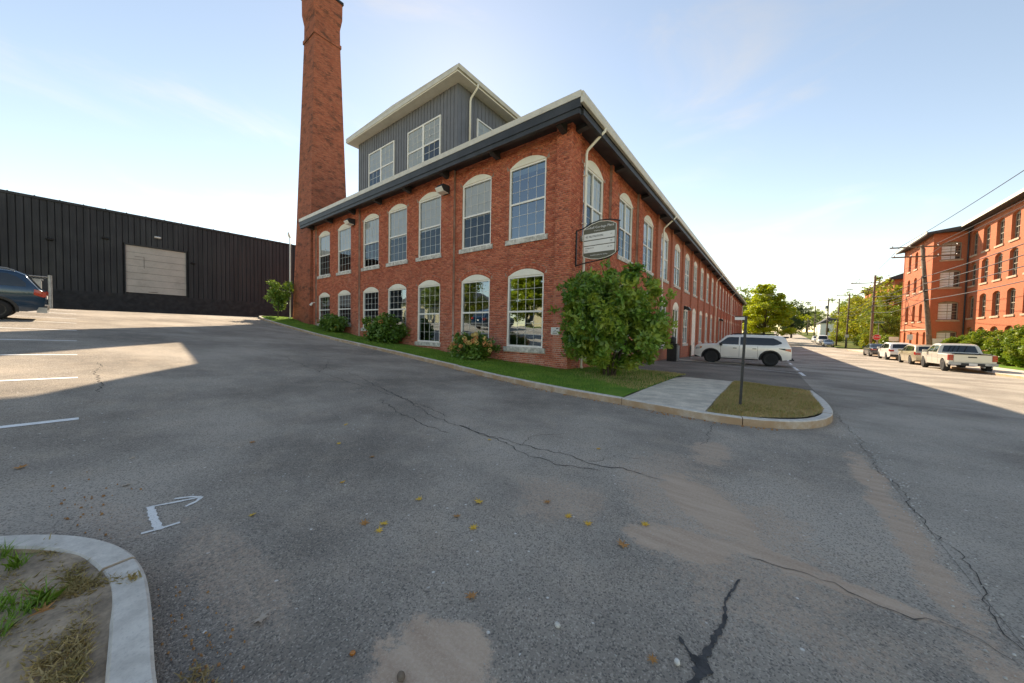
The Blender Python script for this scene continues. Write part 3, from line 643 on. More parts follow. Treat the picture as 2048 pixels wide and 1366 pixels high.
# --- bricks laid one by one ------------------------------------------
CH, CL = .0747, .2125
BV = []; BF = []; NEAR_BRICKS = []
def add_brick(f, a, b, z0, z1, d, near=None):
    pr = .007 + random.uniform(-.002, .003); jz = random.uniform(-.0012, .0012)
    if near is not None:
        near.append((f, a, b, z0 + jz, z1 + jz, d, pr)); return
    i = len(BV)
    BV.extend([f(a, z0 + jz, d - .02), f(b, z0 + jz, d - .02), f(b, z1 + jz, d - .02), f(a, z1 + jz, d - .02), f(a, z0 + jz, d + pr), f(b, z0 + jz, d + pr), f(b, z1 + jz, d + pr), f(a, z1 + jz, d + pr)])
    BF.extend([(i + 4, i + 5, i + 6, i + 7), (i, i + 1, i + 5, i + 4), (i + 1, i + 2, i + 6, i + 5), (i + 2, i + 3, i + 7, i + 6), (i + 3, i, i + 4, i + 7)])
def brick_field(f, u0, u1, z0f, z1, ops, blocks, d, near=None, sillw=.14, sillh=.22):
    n0 = int(math.floor(min(z0f(u0), z0f(u1)) / CH)) - 1; m = .009
    for r in range(n0, int(z1 / CH)):
        za, zb = r * CH + m / 2, (r + 1) * CH - m / 2; zm = (za + zb) / 2
        bl = list(blocks)
        for (a, b, s, sp, rise) in ops:
            c, zc, R, an = arch_geo(a, b, sp, rise); Ro = R + .235
            if s - sillh <= zm < s: bl.append((a - sillw, b + sillw))
            elif s <= zm <= sp: bl.append((a, b))
            elif sp < zm < zc + Ro:
                hw = min(sqrt(max(0, Ro * Ro - (zm - zc) ** 2)), Ro * sin(an)); bl.append((c - hw, c + hw))
        bl = sorted(x for x in bl if x[1] > u0 and x[0] < u1); free = []; cur = u0
        for a, b in bl:
            if a > cur: free.append((cur, a))
            cur = max(cur, b)
        if cur < u1: free.append((cur, u1))
        head = (r % 7 == 3); L = CL / 2 if head else CL; off = (r % 2) * CL / 2 + (CL / 4 if head else 0)
        for a, b in free:
            if b - a < .03: continue
            k = math.floor((a - off) / L)
            while True:
                x0, x1 = off + k * L, off + (k + 1) * L; k += 1
                if x0 >= b: break
                x0c, x1c = max(x0, a), min(x1, b)
                if x1c - x0c < .035: continue
                if zb < min(z0f(x0c), z0f(x1c)) - .05: continue
                e0 = m / 2 if x0c > u0 + 1e-6 else 0; e1 = m / 2 if x1c < u1 - 1e-6 else 0
                if near is not None and near(x0c, za): add_brick(f, x0c + e0, x1c - e1, za, zb, d, NEAR_BRICKS)
                else: add_brick(f, x0c + e0, x1c - e1, za, zb, d)
def arch_ring(f, op, d):
    a, b, s, sp, rise = op; c, zc, R, an = arch_geo(a, b, sp, rise); n = max(6, int(2 * an * R / .072))
    for k in range(n):
        t0 = -an + 2 * an * k / n + .004 / R; t1 = -an + 2 * an * (k + 1) / n - .004 / R
        for (ra, rb) in ((R + .004, R + .112), (R + .120, R + .228)):
            pr = .010 + random.uniform(-.002, .003); i = len(BV)
            q = [(c + r_ * sin(t), zc + r_ * cos(t)) for r_, t in ((ra, t0), (ra, t1), (rb, t1), (rb, t0))]
            BV.extend([f(u, z, d - .02) for u, z in q] + [f(u, z, d + pr) for u, z in q])
            BF.extend([(i + 4, i + 5, i + 6, i + 7), (i, i + 1, i + 5, i + 4), (i + 1, i + 2, i + 6, i + 5), (i + 2, i + 3, i + 7, i + 6), (i + 3, i, i + 4, i + 7)])
zA = lambda u: G(u, 0) - .05; zBf = lambda u: G(.3, u) - .05
OA = A_OPS_U + A_OPS_L
near_fn = lambda u, z: len(NEAR_BRICKS) < 300 and u > -1.15 and z < 3.4
brick_field(fA, -.63, .007, zA, WH, [], [], 0.0, near_fn)
brick_field(fA, -AL, 0, zA, WH, OA, PIL_A, PD, lambda u, z: len(NEAR_BRICKS) < 300 and u > -3.2 and z < .62)
for (a, b) in PIL_A[1:]: brick_field(fA, a, b, zA, WH, [], [], 0.0)
OBn = [o for o in B_OPS_U + B_OPS_L if o[1] < NEARB]
brick_field(fB, 0, NEARB - .05, zBf, WH, OBn, PIL_B, PD)
for (a, b) in PIL_B:
    if b < NEARB: brick_field(fB, a if a > 0 else -.007, b, zBf, WH, [], [], 0.0)
# pilaster sides seen from the drive
for o in OA: arch_ring(fA, o, PD)
for o in OBn: arch_ring(fB, o, PD)
bo = quadmesh('brickwork', BV, BF, MT['brick'], mill); bo['kind'] = 'stuff'
# nearest bricks as single pieces sharing a few meshes
_bm = {}
for (f, a, b, z0, z1, d, pr) in NEAR_BRICKS:
    L = round(b - a, 3); H = round(z1 - z0, 4); key = (L,)
    if key not in _bm:
        h = .0328; mbk = MB(); e = .002
        mbk.v = [(-L / 2, .02, -h), (L / 2, .02, -h), (L / 2, .02, h), (-L / 2, .02, h), (-L / 2 + e, -.008, -h + e), (L / 2 - e, -.008, -h + e), (L / 2 - e, -.008, h - e), (-L / 2 + e, -.008, h - e)]
        mbk.f = [(4, 5, 6, 7), (0, 1, 5, 4), (1, 2, 6, 5), (2, 3, 7, 6), (3, 0, 4, 7)]
        me = bpy.data.meshes.new('brick'); me.from_pydata(mbk.v, [], mbk.f); me.materials.append(MT['brick']); me.update(); _bm[key] = me
    o = bpy.data.objects.new('brick', _bm[key]); COL.objects.link(o); o.parent = mill
    p = f((a + b) / 2, (z0 + z1) / 2, d); o.location = (p[0], p[1] - (pr - .008), p[2]); o.rotation_euler = (random.uniform(-.01, .01), 0, random.uniform(-.008, .008))
# granite base course
mb = MB()
# --- windows -----------------------------------------------------------
_pane = {}
def pane_obj(w, h, axis, parent, loc, mat):
    key = (round(w, 4), round(h, 4), axis, mat.name)
    if key not in _pane:
        me = bpy.data.meshes.new('pane'); a, b = w / 2, h / 2
        vs = [(-a, 0, -b), (a, 0, -b), (a, 0, b), (-a, 0, b)] if axis == 'A' else [(0, -a, -b), (0, a, -b), (0, a, b), (0, -a, b)]
        me.from_pydata(vs, [], [(0, 1, 2, 3)]); me.materials.append(mat); me.update(); _pane[key] = me
    o = bpy.data.objects.new('pane', _pane[key]); COL.objects.link(o); o.parent = parent; o.location = loc; return o
def window(f, op, axis, parent, name='window', cols=4, rows=3, single=True, blind=0., mat=None, mull=False, depth=-.24, sill=True, trim=None, gl=None, panes=False, blind_lo=0., arch=True):
    a, b, zs, sp, rise = op; gl = gl or MT['glass']; tm = trim or MT['white']; fwid = .075; ft = .08
    mb = MB(); d0, d1 = depth, depth + ft
    def bx(ua, ub, za, zb, da, db): mb.prism([(ua, za), (ub, za), (ub, zb), (ua, zb)], f, da, db)
    bx(a, a + fwid, zs, sp, d0, d1); bx(b - fwid, b, zs, sp, d0, d1); bx(a + fwid, b - fwid, sp - .07, sp, d0, d1); bx(a + fwid, b - fwid, zs, zs + .07, d0, d1)
    zm = zs + (sp - zs) * .5; ia, ib = a + fwid, b - fwid; segs = [(ia, ib)]
    if mull:
        c = (a + b) / 2; bx(c - .045, c + .045, zs + .07, sp - .07, d0, d1); segs = [(ia, c - .045), (c + .045, ib)]
    for (sa, sb) in segs: bx(sa, sb, zm - .035, zm + .035, d0, d1 - .01)
    w = mb.build(name, tm, parent)
    if arch:
        ap = arch_pts(a, b, sp, rise); pm = MB(); pm.prism([(a, sp + .002)] + ap[1:-1] + [(b, sp + .002)], f, d0 + .01, d1 + .035); pm.build('arch_panel', MT['trim'], w)
    if sill:
        sm = MB(); sm.prism([(a - .13, zs - .2), (b + .13, zs - .2), (b + .13, zs - .012), (a - .13, zs - .012)], f, depth, PD + .07); sm.build('sill', MT['granite'], w)
    gm = MB(); dg = d0 + .028
    halves = [(zs + .07, zm - .035), (zm + .035, sp - .07)]
    for (sa, sb) in segs:
        for (h0, h1) in halves:
            for k in range(1, cols):
                u = sa + (sb - sa) * k / cols; gm.prism([(u - .005, h0), (u + .005, h0), (u + .005, h1), (u - .005, h1)], f, dg - .006, dg + .008)
            for k in range(1, rows):
                z = h0 + (h1 - h0) * k / rows; gm.prism([(sa, z - .005), (sb, z - .005), (sb, z + .005), (sa, z + .005)], f, dg - .005, dg + .007)
    gm.build('muntins', tm, w)
    for hi, (h0, h1) in enumerate(halves):
        dz = dg - .002
        for (sa, sb) in segs:
            if panes:
                pw, ph = (sb - sa) / cols, (h1 - h0) / rows
                for i in range(cols):
                    for j in range(rows): pane_obj(pw, ph, axis, w, f(sa + pw * (i + .5), h0 + ph * (j + .5), dz), gl)
            else: pane_obj(sb - sa, h1 - h0, axis, w, f((sa + sb) / 2, (h0 + h1) / 2, dz), gl)
    if blind:
        for (sa, sb) in segs:
            zb = sp - (sp - zs) * (blind if (len(segs) == 1 or sa < (a + b) / 2) else (blind_lo or blind)); bm_ = MB(); nsl = 14
            bm_.prism([(sa - .02, zb), (sb + .02, zb), (sb + .02, sp), (sa - .02, sp)], f, d0 - .035, d0 - .03); bm_.build('blind', MT['blind'], w)
    return w
BL_A = [.10, .52, .54, .53, .50, .52, .50]
for i, o in enumerate(A_OPS_U): window(fA, o, 'A', mill, blind=BL_A[i], panes=(i < 7), gl=MT['glass_blue'] if i == 0 else None)
for i, o in enumerate(A_OPS_L): window(fA, o, 'A', mill, gl=MT['glass_low'], panes=(i < 4))
for i, o in enumerate(B_OPS_U):
    window(fB, o, 'B', mill, cols=2, rows=3, mull=True, blind=(.5, .45, .55, .3, .5, .6, .35)[i % 7] if i != 2 else .4, blind_lo=(.7, .5, .3)[i % 3], panes=(i < 1))
for i, o in enumerate(B_OPS_L):
    if i in DOORS:
        a, b, zs, sp, rise = o; dm = MB(); dp = -.24
        def bx(ua, ub, za, zb, da, db, m=None): (m or dm).prism([(ua, za), (ub, za), (ub, zb), (ua, zb)], fB, da, db)
        bx(a, a + .1, zs, sp, dp, dp + .1); bx(b - .1, b, zs, sp, dp, dp + .1); bx(a + .1, b - .1, sp - .1, sp, dp, dp + .1)
        dr = dm.build('door', MT['white'], mill)
        pm = MB(); pm.prism([(a, sp + .002)] + arch_pts(a, b, sp, rise)[1:-1] + [(b, sp + .002)], fB, dp, dp + .12); pm.build('arch_panel', MT['trim'], dr)
        lf = MB()
        if DOORS[i] == 'glass':
            for ua, ub in ((a + .1, (a + b) / 2 - .01), ((a + b) / 2 + .01, b - .1)):
                for (x0, x1, z0, z1) in ((ua, ua + .09, zs, sp - .1), (ub - .09, ub, zs, sp - .1), (ua, ub, zs, zs + .2), (ua, ub, 1.85, 2.0), (ua, ub, sp - .2, sp - .1)): bx(x0, x1, z0, z1, dp + .02, dp + .07, lf)
                pane_obj(ub - ua - .18, 1.85 - zs - .2, 'B', dr, fB((ua + ub) / 2, (zs + 2.05) / 2, dp + .04), MT['glass'])
                pane_obj(ub - ua - .18, sp - .2 - 2.0, 'B', dr, fB((ua + ub) / 2, (sp + 1.8) / 2, dp + .04), MT['glass'])
            lf.build('leaf', MT['white'], dr)
        else:
            bx(a + .1, b - .1, zs, sp - .1, dp + .02, dp + .06, lf)
            if DOORS[i] == 'white':
                for z in np.arange(zs + .5, sp - .3, .55): bx(a + .1, b - .1, z, z + .015, dp + .055, dp + .075, lf)
            lf.build('leaf', MT['white'] if DOORS[i] == 'white' else MT['charcoal'], dr)
        hm = MB(); hm.bar(fB(b - .32, .45, dp + .1), fB(b - .32, .65, dp + .1), .03, .03); hm.build('handle', MT['steel'], dr)
    else: window(fB, o, 'B', mill, cols=2, rows=3, mull=True, blind=(.0, .35, .5)[i % 3], gl=MT['glass_low'])
# --- eaves -----------------------------------------------------------------
OV = .70
mb = MB(); mb.box((-AL - .75, -OV, 9.20), (OV - .05, -OV + .06, 9.42)); mb.build('roof_edge', MT['gutter'], mill)
mb = MB(); mb.box((-AL - .72, -OV + .02, 8.90), (OV - .06, -OV + .10, 9.197)); mb.build('fascia', MT['charcoal'], mill)
mb = MB(); mb.box((-AL - .70, -OV + .05, 8.72), (OV - .12, -OV + .20, 8.897)); mb.build('fascia_board', MT['charcoal'], mill)
mb = MB(); mb.box((-AL - .70, -OV + .20, 8.93), (OV - .10, .30, 8.97)); mb.build('soffit', MT['charcoal'], mill)
for u in (-.31, -3.45, -6.57, -9.5, -12.3, -15.3, -18.4, -21.3):
    mb = MB(); mb.prism([(-.04, 8.62), (-OV + .25, 8.70), (-OV + .21, 8.93), (.0, 8.93), (.0, 8.62)], lambda y, z, d: (u + d, y, z), -.10, .10); mb.build('bracket', MT['charcoal'], mill)
mb = MB(); mb.box((.30, -.05, 8.95), (OV - .08, BL + .4, 8.99)); mb.box((-.12, -.05, 8.95), (.30, BL + .4, 8.985)); mb.build('soffit', MT['charcoal'], mill)
mb = MB(); mb.box((OV - .20, -.45, 8.74), (OV - .06, BL + .4, 8.945)); mb.build('fascia_board', MT['charcoal'], mill)
gut = MB(); gut.prism([(OV - .055, 9.0), (OV + .05, 9.0), (OV + .075, 9.06), (OV + .09, 9.17), (OV + .10, 9.20), (OV + .085, 9.20), (OV - .03, 9.18), (OV - .055, 9.20)], lambda x, z, d: (x, d, z), -OV, BL + .5)
gt = gut.build('gutter', MT['gutter'], mill)
mb = MB(); mb.box((-AL - .72, -OV + .07, 9.21), (OV - .06, BL + .45, 9.40)); mb.build('roof', MT['roofdark'], mill)
mb = MB(); mb.box((OV - .058, -OV + .075, 9.205), (OV - .0, BL + .45, 9.42)); mb.build('drip_edge', MT['gutter'], mill)
for k in range(NB + 1):
    u = .36 if k == 0 else (4.145 + 3.89 * (k - 1)); mb = MB(); mb.prism([(.0, 8.74), (.08, 8.74), (OV - .2, 8.80), (OV - .2, 8.95), (.0, 8.95)], lambda x, z, d: (x, u + d, z), -.12, .12); mb.build('bracket', MT['charcoal'], mill)
# downpipes of the street wall
for (y, bottom) in ((1.02, .06), (12.6, 3.5), (39.5, -.8), (60.2, -.8), (87.2, -.8)):
    mb = MB(); pts = [(.72, y + .15, 9.03), (.72, y + .15, 8.93), (.62, y + .1, 8.82), (.22, y, 8.44), (.1, y, 8.34), (.07, y, 8.2), (.07, y, bottom + .12), (.13, y - .06, bottom)] if y < 30 else [(.72, y, 9.03), (.62, y, 8.82), (.15, y, 8.4), (.09, y, 8.2), (.09, y, bottom)]
    mb.tube(pts, .052, 8); dp_ = mb.build('downpipe', MT['trim'], mill, True)
    for z in (7.4, 5.6, 3.6, 1.5):
        if z > bottom: b2 = MB(); b2.box((-.02, y - .075, z), (.128, y + .075, z + .035)); b2.build('clip', MT['trim'], dp_)
# --- rooftop monitor ---------------------------------------------------------
MX0, MX1, MY0, MY1, MZ = -14.945, -6.007, .05, 60.0, 12.88
mb = MB(); mb.box((MX0, MY0, 9.38), (MX1, MY1, MZ)); mon = mb.build('monitor', MT['siding'], mill)
fM = lambda u, z, d: (u, MY0 - d, z); fMX = lambda u, z, d: (MX1 + d, u, z)
WINM = [(-13.70, -11.05, 11.89), (-9.81, -7.16, 11.85)]
bat = MB(); n = 36
for k in range(n + 1):
    u = MX0 + .04 + (MX1 - MX0 - .08) * k / n
    hit = any(a - .06 < u < b + .06 for a, b, _ in WINM)
    o_ = MB(); o_.prism([(u - .028, 11.95 if hit else 9.42), (u + .028, 11.95 if hit else 9.42), (u + .028, MZ - .02), (u - .028, MZ - .02)], fM, 0.0, .028); o_.build('batten', MT['siding'], mon)
for k in range(1, 40):
    u = MY0 + .27 * k
    hit = 1.2 < (u) < 4.1
    o_ = MB(); o_.prism([(u - .028, 11.95 if hit else 9.42), (u + .028, 11.95 if hit else 9.42), (u + .028, MZ - .02), (u - .028, MZ - .02)], fMX, 0.0, .028); o_.build('batten', MT['siding'], mon)
def mon_window(f, a, b, z0, z1, par, axis, blinds):
    mb = MB()
    def bx(ua, ub, za, zb, da, db): mb.prism([(ua, za), (ub, za), (ub, zb), (ua, zb)], f, da, db)
    c = (a + b) / 2
    bx(a, a + .07, z0, z1, .002, .06); bx(b - .07, b, z0, z1, .002, .06); bx(a + .07, b - .07, z1 - .07, z1, .002, .06); bx(c - .06, c + .06, z0, z1 - .07, .002, .06)
    zm = (z0 + z1) / 2
    for sa, sb in ((a + .07, c - .06), (c + .06, b - .07)): bx(sa, sb, zm - .035, zm + .035, .002, .055)
    w = mb.build('window', MT['white'], par); k = 0
    for sa, sb in ((a + .07, c - .06), (c + .06, b - .07)):
        for (h0, h1) in ((z0, zm - .035), (zm + .035, z1 - .07)):
            bk = MB(); bk.prism([(sa, h0), (sb, h0), (sb, h1), (sa, h1)], f, .004, .006); bk.build('blind' if blinds[k] else 'room', MT['blind'] if blinds[k] else MT['darkroom'], w)
            pane_obj(sb - sa, h1 - h0, axis, w, f((sa + sb) / 2, (h0 + h1) / 2, .03), MT['glass'])
            gm = MB()
            for q in (1, 2):
                u = sa + (sb - sa) * q / 3; z = h0 + (h1 - h0) * q / 3
                gm.prism([(u - .008, h0), (u + .008, h0), (u + .008, h1), (u - .008, h1)], f, .031, .036); gm.prism([(sa, z - .008), (sb, z - .008), (sb, z + .008), (sa, z + .008)], f, .032, .037)
            gm.build('muntins', MT['white'], w); k += 1
mon_window(fM, WINM[0][0], WINM[0][1], 9.6, 11.89, mill, 'A', (0, 1, 1, 1)); mon_window(fM, WINM[1][0], WINM[1][1], 9.6, 11.85, mill, 'A', (1, 1, 0, 1))
mon_window(fMX, 1.3, 4.0, 9.9, 11.88, mill, 'B', (1, 1, 1, 1))
mb = MB(); o_ = .52
mb.box((MX0 - o_, MY0 - o_, MZ), (MX1 + o_, MY1 + o_, MZ + .05)); mb.build('monitor_soffit', MT['trim'], mill)
mb = MB(); mb.box((MX0 - o_ - .03, MY0 - o_ - .03, MZ + .052), (MX1 + o_ - .03, MY1 + o_, MZ + .26)); mb.build('monitor_fascia', MT['gutter'], mill)
mb = MB(); mb.prism([(MX0 - o_ - .04, MZ + .262), (MX1 + o_ - .02, MZ + .262), ((MX0 + MX1) / 2, MZ + .40)], lambda x, z, d: (x, d, z), MY0 - o_ - .04, MY1 + o_); mb.build('monitor_roof', MT['gutter'], mill)
mb = MB(); mb.prism([(MX1 + o_ - .028, MZ + .1), (MX1 + o_ + .07, MZ + .1), (MX1 + o_ + .11, MZ + .24), (MX1 + o_ + .11, MZ + .27), (MX1 + o_ - .028, MZ + .255)], lambda x, z, d: (x, d, z), MY0 - o_ - .035, MY1 + o_); mb.build('monitor_gutter', MT['gutter'], mill)
mb = MB(); mb.tube([(MX1 + o_ + .03, .78, MZ + .12), (MX1 + o_ + .03, .78, MZ - .02), (MX1 + .42, .77, MZ - .14), (MX1 + .14, .76, MZ - .36), (MX1 + .09, .76, MZ - .5), (MX1 + .09, .76, 9.4)], .05, 8); mb.build('downpipe', MT['trim'], mill, True)
# --- lamps on the end wall ------------------------------------------------------
def flood(x, z, lab):
    r = empty('wall_floodlight', (x, -.02, z)); tag(r, lab, 'lamp')
    mb = MB(); mb.prism([(-.02, -.17), (-.42, -.14), (-.52, .02), (-.42, .17), (-.02, .20)], lambda y, zz, d: (x + d, -.02 + y, z + zz), -.2, .2); mb.build('housing', MT['plastic'], r)
    mb = MB(); mb.prism([(-.425, -.16), (-.55, .00), (-.535, .02), (-.41, -.145)], lambda y, zz, d: (x + d, -.02 + y, z + zz), -.23, .23); mb.prism([(-.12, -.185), (-.42, -.16), (-.42, -.14), (-.12, -.17)], lambda y, zz, d: (x + d, -.02 + y, z + zz), -.22, .22)
    mb.build('lens', MT['white'], r)
    MB().box((x - .08, -.05, z - .08), (x + .08, -.019, z + .1)).build('mount', MT['plastic'], r)
flood(-6.6, 8.05, 'boxy floodlight with white lens on the brick pilaster nearer the street'); flood(-15.4, 8.12, 'boxy floodlight with white lens on the far brick pilaster near the chimney')
# small security camera and alarm on the end wall
r = empty('wall_lamp_small', (-21.1, -.02, 3.2)); tag(r, 'small white spotlight low on the wall beside the chimney', 'lamp')
mb = MB(); mb.tube([(-21.25, -.28, 3.05), (-21.15, -.18, 3.25)], [.09, .06], 10); mb.build('head', MT['white'], r); mb = MB(); mb.tube([(-21.15, -.18, 3.25), (-21.1, -.02, 3.28)], .025, 6); mb.build('arm', MT['white'], r)
# no-smoking style wall sign
r = empty('wall_sign', (-.505, -.012, 1.5)); tag(r, 'small white square sign with dark symbol on brick by the corner', 'sign')
MB().box((-.685, -.03, 1.365), (-.325, -.012, 1.635)).build('plate', MT['sign_white'], r)
mb = MB(); mb.bar((-.58, -.034, 1.46), (-.47, -.034, 1.53), .004, .035, (0, 1, 0)); mb.bar((-.46, -.034, 1.59), (-.37, -.034, 1.60), .004, .035); mb.box((-.61, -.034, 1.405), (-.42, -.0305, 1.43)); mb.build('symbol', MT['sign_ink'], r)
# --- hanging blade sign on the street wall --------------------------------------------
SY_ = .45
sg = empty('hanging_sign', (0.0, SY_, 4.6)); tag(sg, 'olive hanging sign with white tenant strips on a black bracket at the corner', 'sign')
fS = lambda x, z, d: (x, SY_ - d, z)
top = [(.33, 5.15), (.45, 5.24), (.65, 5.33), (.93, 5.385), (1.22, 5.36), (1.42, 5.29), (1.54, 5.22)]; bot = [(1.54, 4.24), (1.42, 4.17), (1.22, 4.11), (.93, 4.075), (.65, 4.11), (.45, 4.17), (.33, 4.24)]
mb = MB(); mb.prism(bot[::-1] + top[::-1], fS, -.04, .04); board = mb.build('board', MT['sign_green'], sg)
mb = MB(); ed = top + bot + [top[0]]
for p, q in zip(ed, ed[1:]): mb.bar(fS(p[0], p[1], .043), fS(q[0], q[1], .043), .016, .012, (0, 1, 0))
mb.build('edge_trim', MT['trim'], board)
for (z0, z1) in ((4.78, 5.0), (4.59, 4.745), (4.33, 4.56)):
    MB().prism([(.36, z0), (1.5, z0), (1.5, z1), (.36, z1)], fS, .041, .05).build('strip', MT['sign_white'], board)
def text(body, size, x, z, mat, parent, align='CENTER', d=.054):
    cu = bpy.data.curves.new('t', 'FONT'); cu.body = body; cu.size = size; cu.align_x = align; cu.align_y = 'CENTER'; cu.extrude = .002; cu.resolution_u = 2
    to = bpy.data.objects.new('t', cu); COL.objects.link(to); bpy.context.view_layer.update()
    me = bpy.data.meshes.new_from_object(to.evaluated_get(bpy.context.evaluated_depsgraph_get())); bpy.data.objects.remove(to)
    off = Vector((0, 0, 0)); p = parent
    while p is not None: off += p.location; p = p.parent
    me.transform(Matrix.Translation(Vector(fS(x, z, d)) - off) @ Matrix.Rotation(pi / 2, 4, 'X')); me.materials.clear()
    return mkobj('lettering', me, mat, parent)
text('Kimball Cordage Place', .118, .935, 5.20, MT['sign_white'], board); text('91 Jackson Street', .055, .935, 5.08, MT['sign_white'], board)
text('42 NUTRITION', .10, .42, 4.89, MT['sign_ink'], board, 'LEFT'); text('101', .05, 1.38, 4.90, MT['sign_ink'], board); text('102', .05, 1.38, 4.67, MT['sign_ink'], board)
text('Cordage Works', .05, .42, 4.49, MT['sign_ink'], board, 'LEFT'); text('Studios', .035, .42, 4.41, MT['sign_ink'], board, 'LEFT'); text('103  104', .05, 1.33, 4.47, MT['sign_ink'], board)
text('Available suites for leasing', .06, .935, 4.23, MT['sign_white'], board)
mb = MB()
mb.bar((.03, SY_, 3.90), (.03, SY_, 5.22), .05, .05); pts = [(.03, SY_, 5.20), (.3, SY_, 5.25), (.6, SY_, 5.38), (.93, SY_, 5.44), (1.3, SY_, 5.41), (1.66, SY_, 5.30)]
mb.tube(pts, .022, 8); mb.tube([(.03, SY_, 3.93), (.4, SY_, 3.99), (.8, SY_, 4.03), (1.1, SY_, 4.06)], .022, 8); mb.tube([(1.62, SY_, 5.31), (1.62, SY_, 4.3), (1.3, SY_, 4.09), (1.05, SY_, 4.055)], .02, 8)
mb.build('bracket', MT['blackmetal'], sg)
# --- chimney ----------------------------------------------------------------------------
ch = empty('brick_chimney', (-23.1, 1.32, 1.2)); tag(ch, 'tall tapering square brick factory chimney at the end of the mill', 'chimney')
def frustum(name, z0, h0, z1, h1, mat, par, cx=-23.1, cy=1.32):
    mb = MB(); mb.hexa([(cx + a * h0, cy + b * h0, z0) for a, b in ((-1, -1), (1, -1), (1, 1), (-1, 1))] + [(cx + a * h1, cy + b * h1, z1) for a, b in ((-1, -1), (1, -1), (1, 1), (-1, 1))]); return mb.build(name, mat, par)
frustum('shaft', .8, 1.62, 23.6, .955, MT['chimney'], ch); frustum('band', 23.6, 1.02, 23.85, 1.02, MT['chimney'], ch); frustum('neck', 23.85, .95, 25.0, .94, MT['chimney'], ch)
frustum('corbel', 25.0, .94, 25.8, 1.06, MT['chimney'], ch); frustum('crown', 25.8, 1.06, 27.0, 1.07, MT['chimney'], ch); frustum('cap', 27.0, 1.14, 27.2, 1.13, MT['plinth'], ch)
mb = MB(); mb.tube([(-24.62, -.45, 8.6), (-24.62, -.45, 2.2), (-24.75, -.6, 2.0)], .05, 8); mb.tube([(-24.62, -.45, 8.5), (-24.75, -.5, 8.7), (-24.75, -.5, 8.9)], .08, 8)
o = mb.build('downpipe', MT['trim'], None, True); tag(o, 'white downpipe running down at the far left of the chimney base', 'downpipe')
# ================================================================== BLACK WAREHOUSE
WX, WY0, WY1 = -33.0, -15.0, 16.0
DY0, DY1, DZ0, DZ1, PZ, TZ = -8.56, -5.25, 3.83, 7.46, 3.69, 9.62
wh = empty('warehouse', (WX, 0, 2.2)); tag(wh, 'long black metal-clad warehouse with a pale roller door across the lot', 'building')
MB().box((WX - 14, WY0, 1.6), (WX - .12, WY1, TZ - .05)).build('core', MT['plinth'], wh)
mb = MB(); mb.box((WX - .119, WY0, 1.6), (WX + .04, DY0 - .06, PZ)); mb.box((WX - .119, DY1 + .06, 1.6), (WX + .04, WY1, PZ)); mb.box((WX - .119, DY0 - .06, 1.6), (WX + .04, DY1 + .06, DZ0 - .04)); mb.build('plinth', MT['plinth'], wh)
def clad(y0, y1, z0, z1):
    mb = MB(); w = y1 - y0; e = random.uniform(-.004, .004); pr = [(0, -.03), (.012, -.03), (.03, .03), (.07, .035 + e), (w * .55, .03 + e), (w - .03, .035), (w - .01, .03)]
    for (a, b) in zip(pr, pr[1:]): mb.quad((WX + a[1], y0 + a[0], z0), (WX + b[1], y0 + b[0], z0), (WX + b[1], y0 + b[0], z1), (WX + a[1], y0 + a[0], z1))
    return mb.build('cladding_panel', MT['clad'], wh, fix=False)
y = WY0; PWD = .30
while y < 6.6:
    if y + PWD > DY0 - .1 and y < DY1 + .1: clad(y, y + PWD, DZ1 + .08, TZ)
    else: clad(y, y + PWD, PZ + .001, TZ)
    y += PWD
mb = MB(); mb.box((WX - .3, WY0 - .05, TZ - .02), (WX + .10, WY1, TZ + .14)); mb.build('eave_trim', MT['clad'], wh)
for k, yy in enumerate(np.arange(WY0 + .5, 5, 1.0)): MB().box((WX - .02, yy, TZ + .14), (WX + .03, yy + .06, TZ + .19)).build('roof_clip', MT['clad'], wh)
rd = MB(); rd.box((WX - .06, DY0 - .06, DZ0 - .04), (WX + .07, DY0, DZ1 + .05)); rd.box((WX - .06, DY1, DZ0 - .04), (WX + .07, DY1 + .06, DZ1 + .05)); rd.box((WX - .06, DY0, DZ1 - .03), (WX + .075, DY1, DZ1 + .08)); dfr = rd.build('door_frame', MT['clad'], wh)
hs_ = (DZ1 - .04 - DZ0) / 7
for k in range(7):
    z0 = DZ0 + k * hs_; MB().box((WX - .09, DY0 + .002, z0 + .008), (WX - .02 + .012 * (k % 2), DY1 - .002, z0 + hs_ - .008)).build('door_section', MT['doorpanel'], dfr)
MB().box((WX - .1, DY0, DZ0 - .03), (WX - .085, DY1, DZ1)).build('door_backing', MT['plinth'], dfr)
mb = MB(); mb.box((WX - .012, -7.62, 5.75), (WX - .002, -7.60, 6.62)); mb.box((WX - .012, -8.1, 6.6), (WX - .002, -7.6, 6.62)); mb.box((WX - .012, -7.4, DZ0 + .1), (WX - .002, -6.9, DZ0 + .13)); mb.build('door_scratch', MT['plinth'], dfr)
for (yy, z, w, m, lab) in ((-6.87, 8.27, .36, 'sign_white', 'slim pale lamp above the warehouse roller door'), (-9.53, 7.63, .34, 'plastic', 'dark lamp box on the warehouse wall left of the roller door'), (-11.93, 7.02, .32, 'plastic', 'small dark lamp on the warehouse wall, farthest left'), (-4.84, 6.6, .25, 'plastic', 'small dark box on the warehouse wall right of the roller door')):
    r = empty('wall_lamp', (WX + .05, yy, z)); tag(r, lab, 'lamp'); mb = MB(); mb.prism([(0, -.06), (.16, -.04), (.2, .03), (.1, .09), (0, .09)], lambda x, zz, d: (WX + .05 + x, yy + d, z + zz), -w / 2, w / 2); mb.build('housing', MT[m], r)
    MB().box((WX + .0, yy - .05, z - .05), (WX + .055, yy + .05, z + .05)).build('mount', MT['plastic'], r)
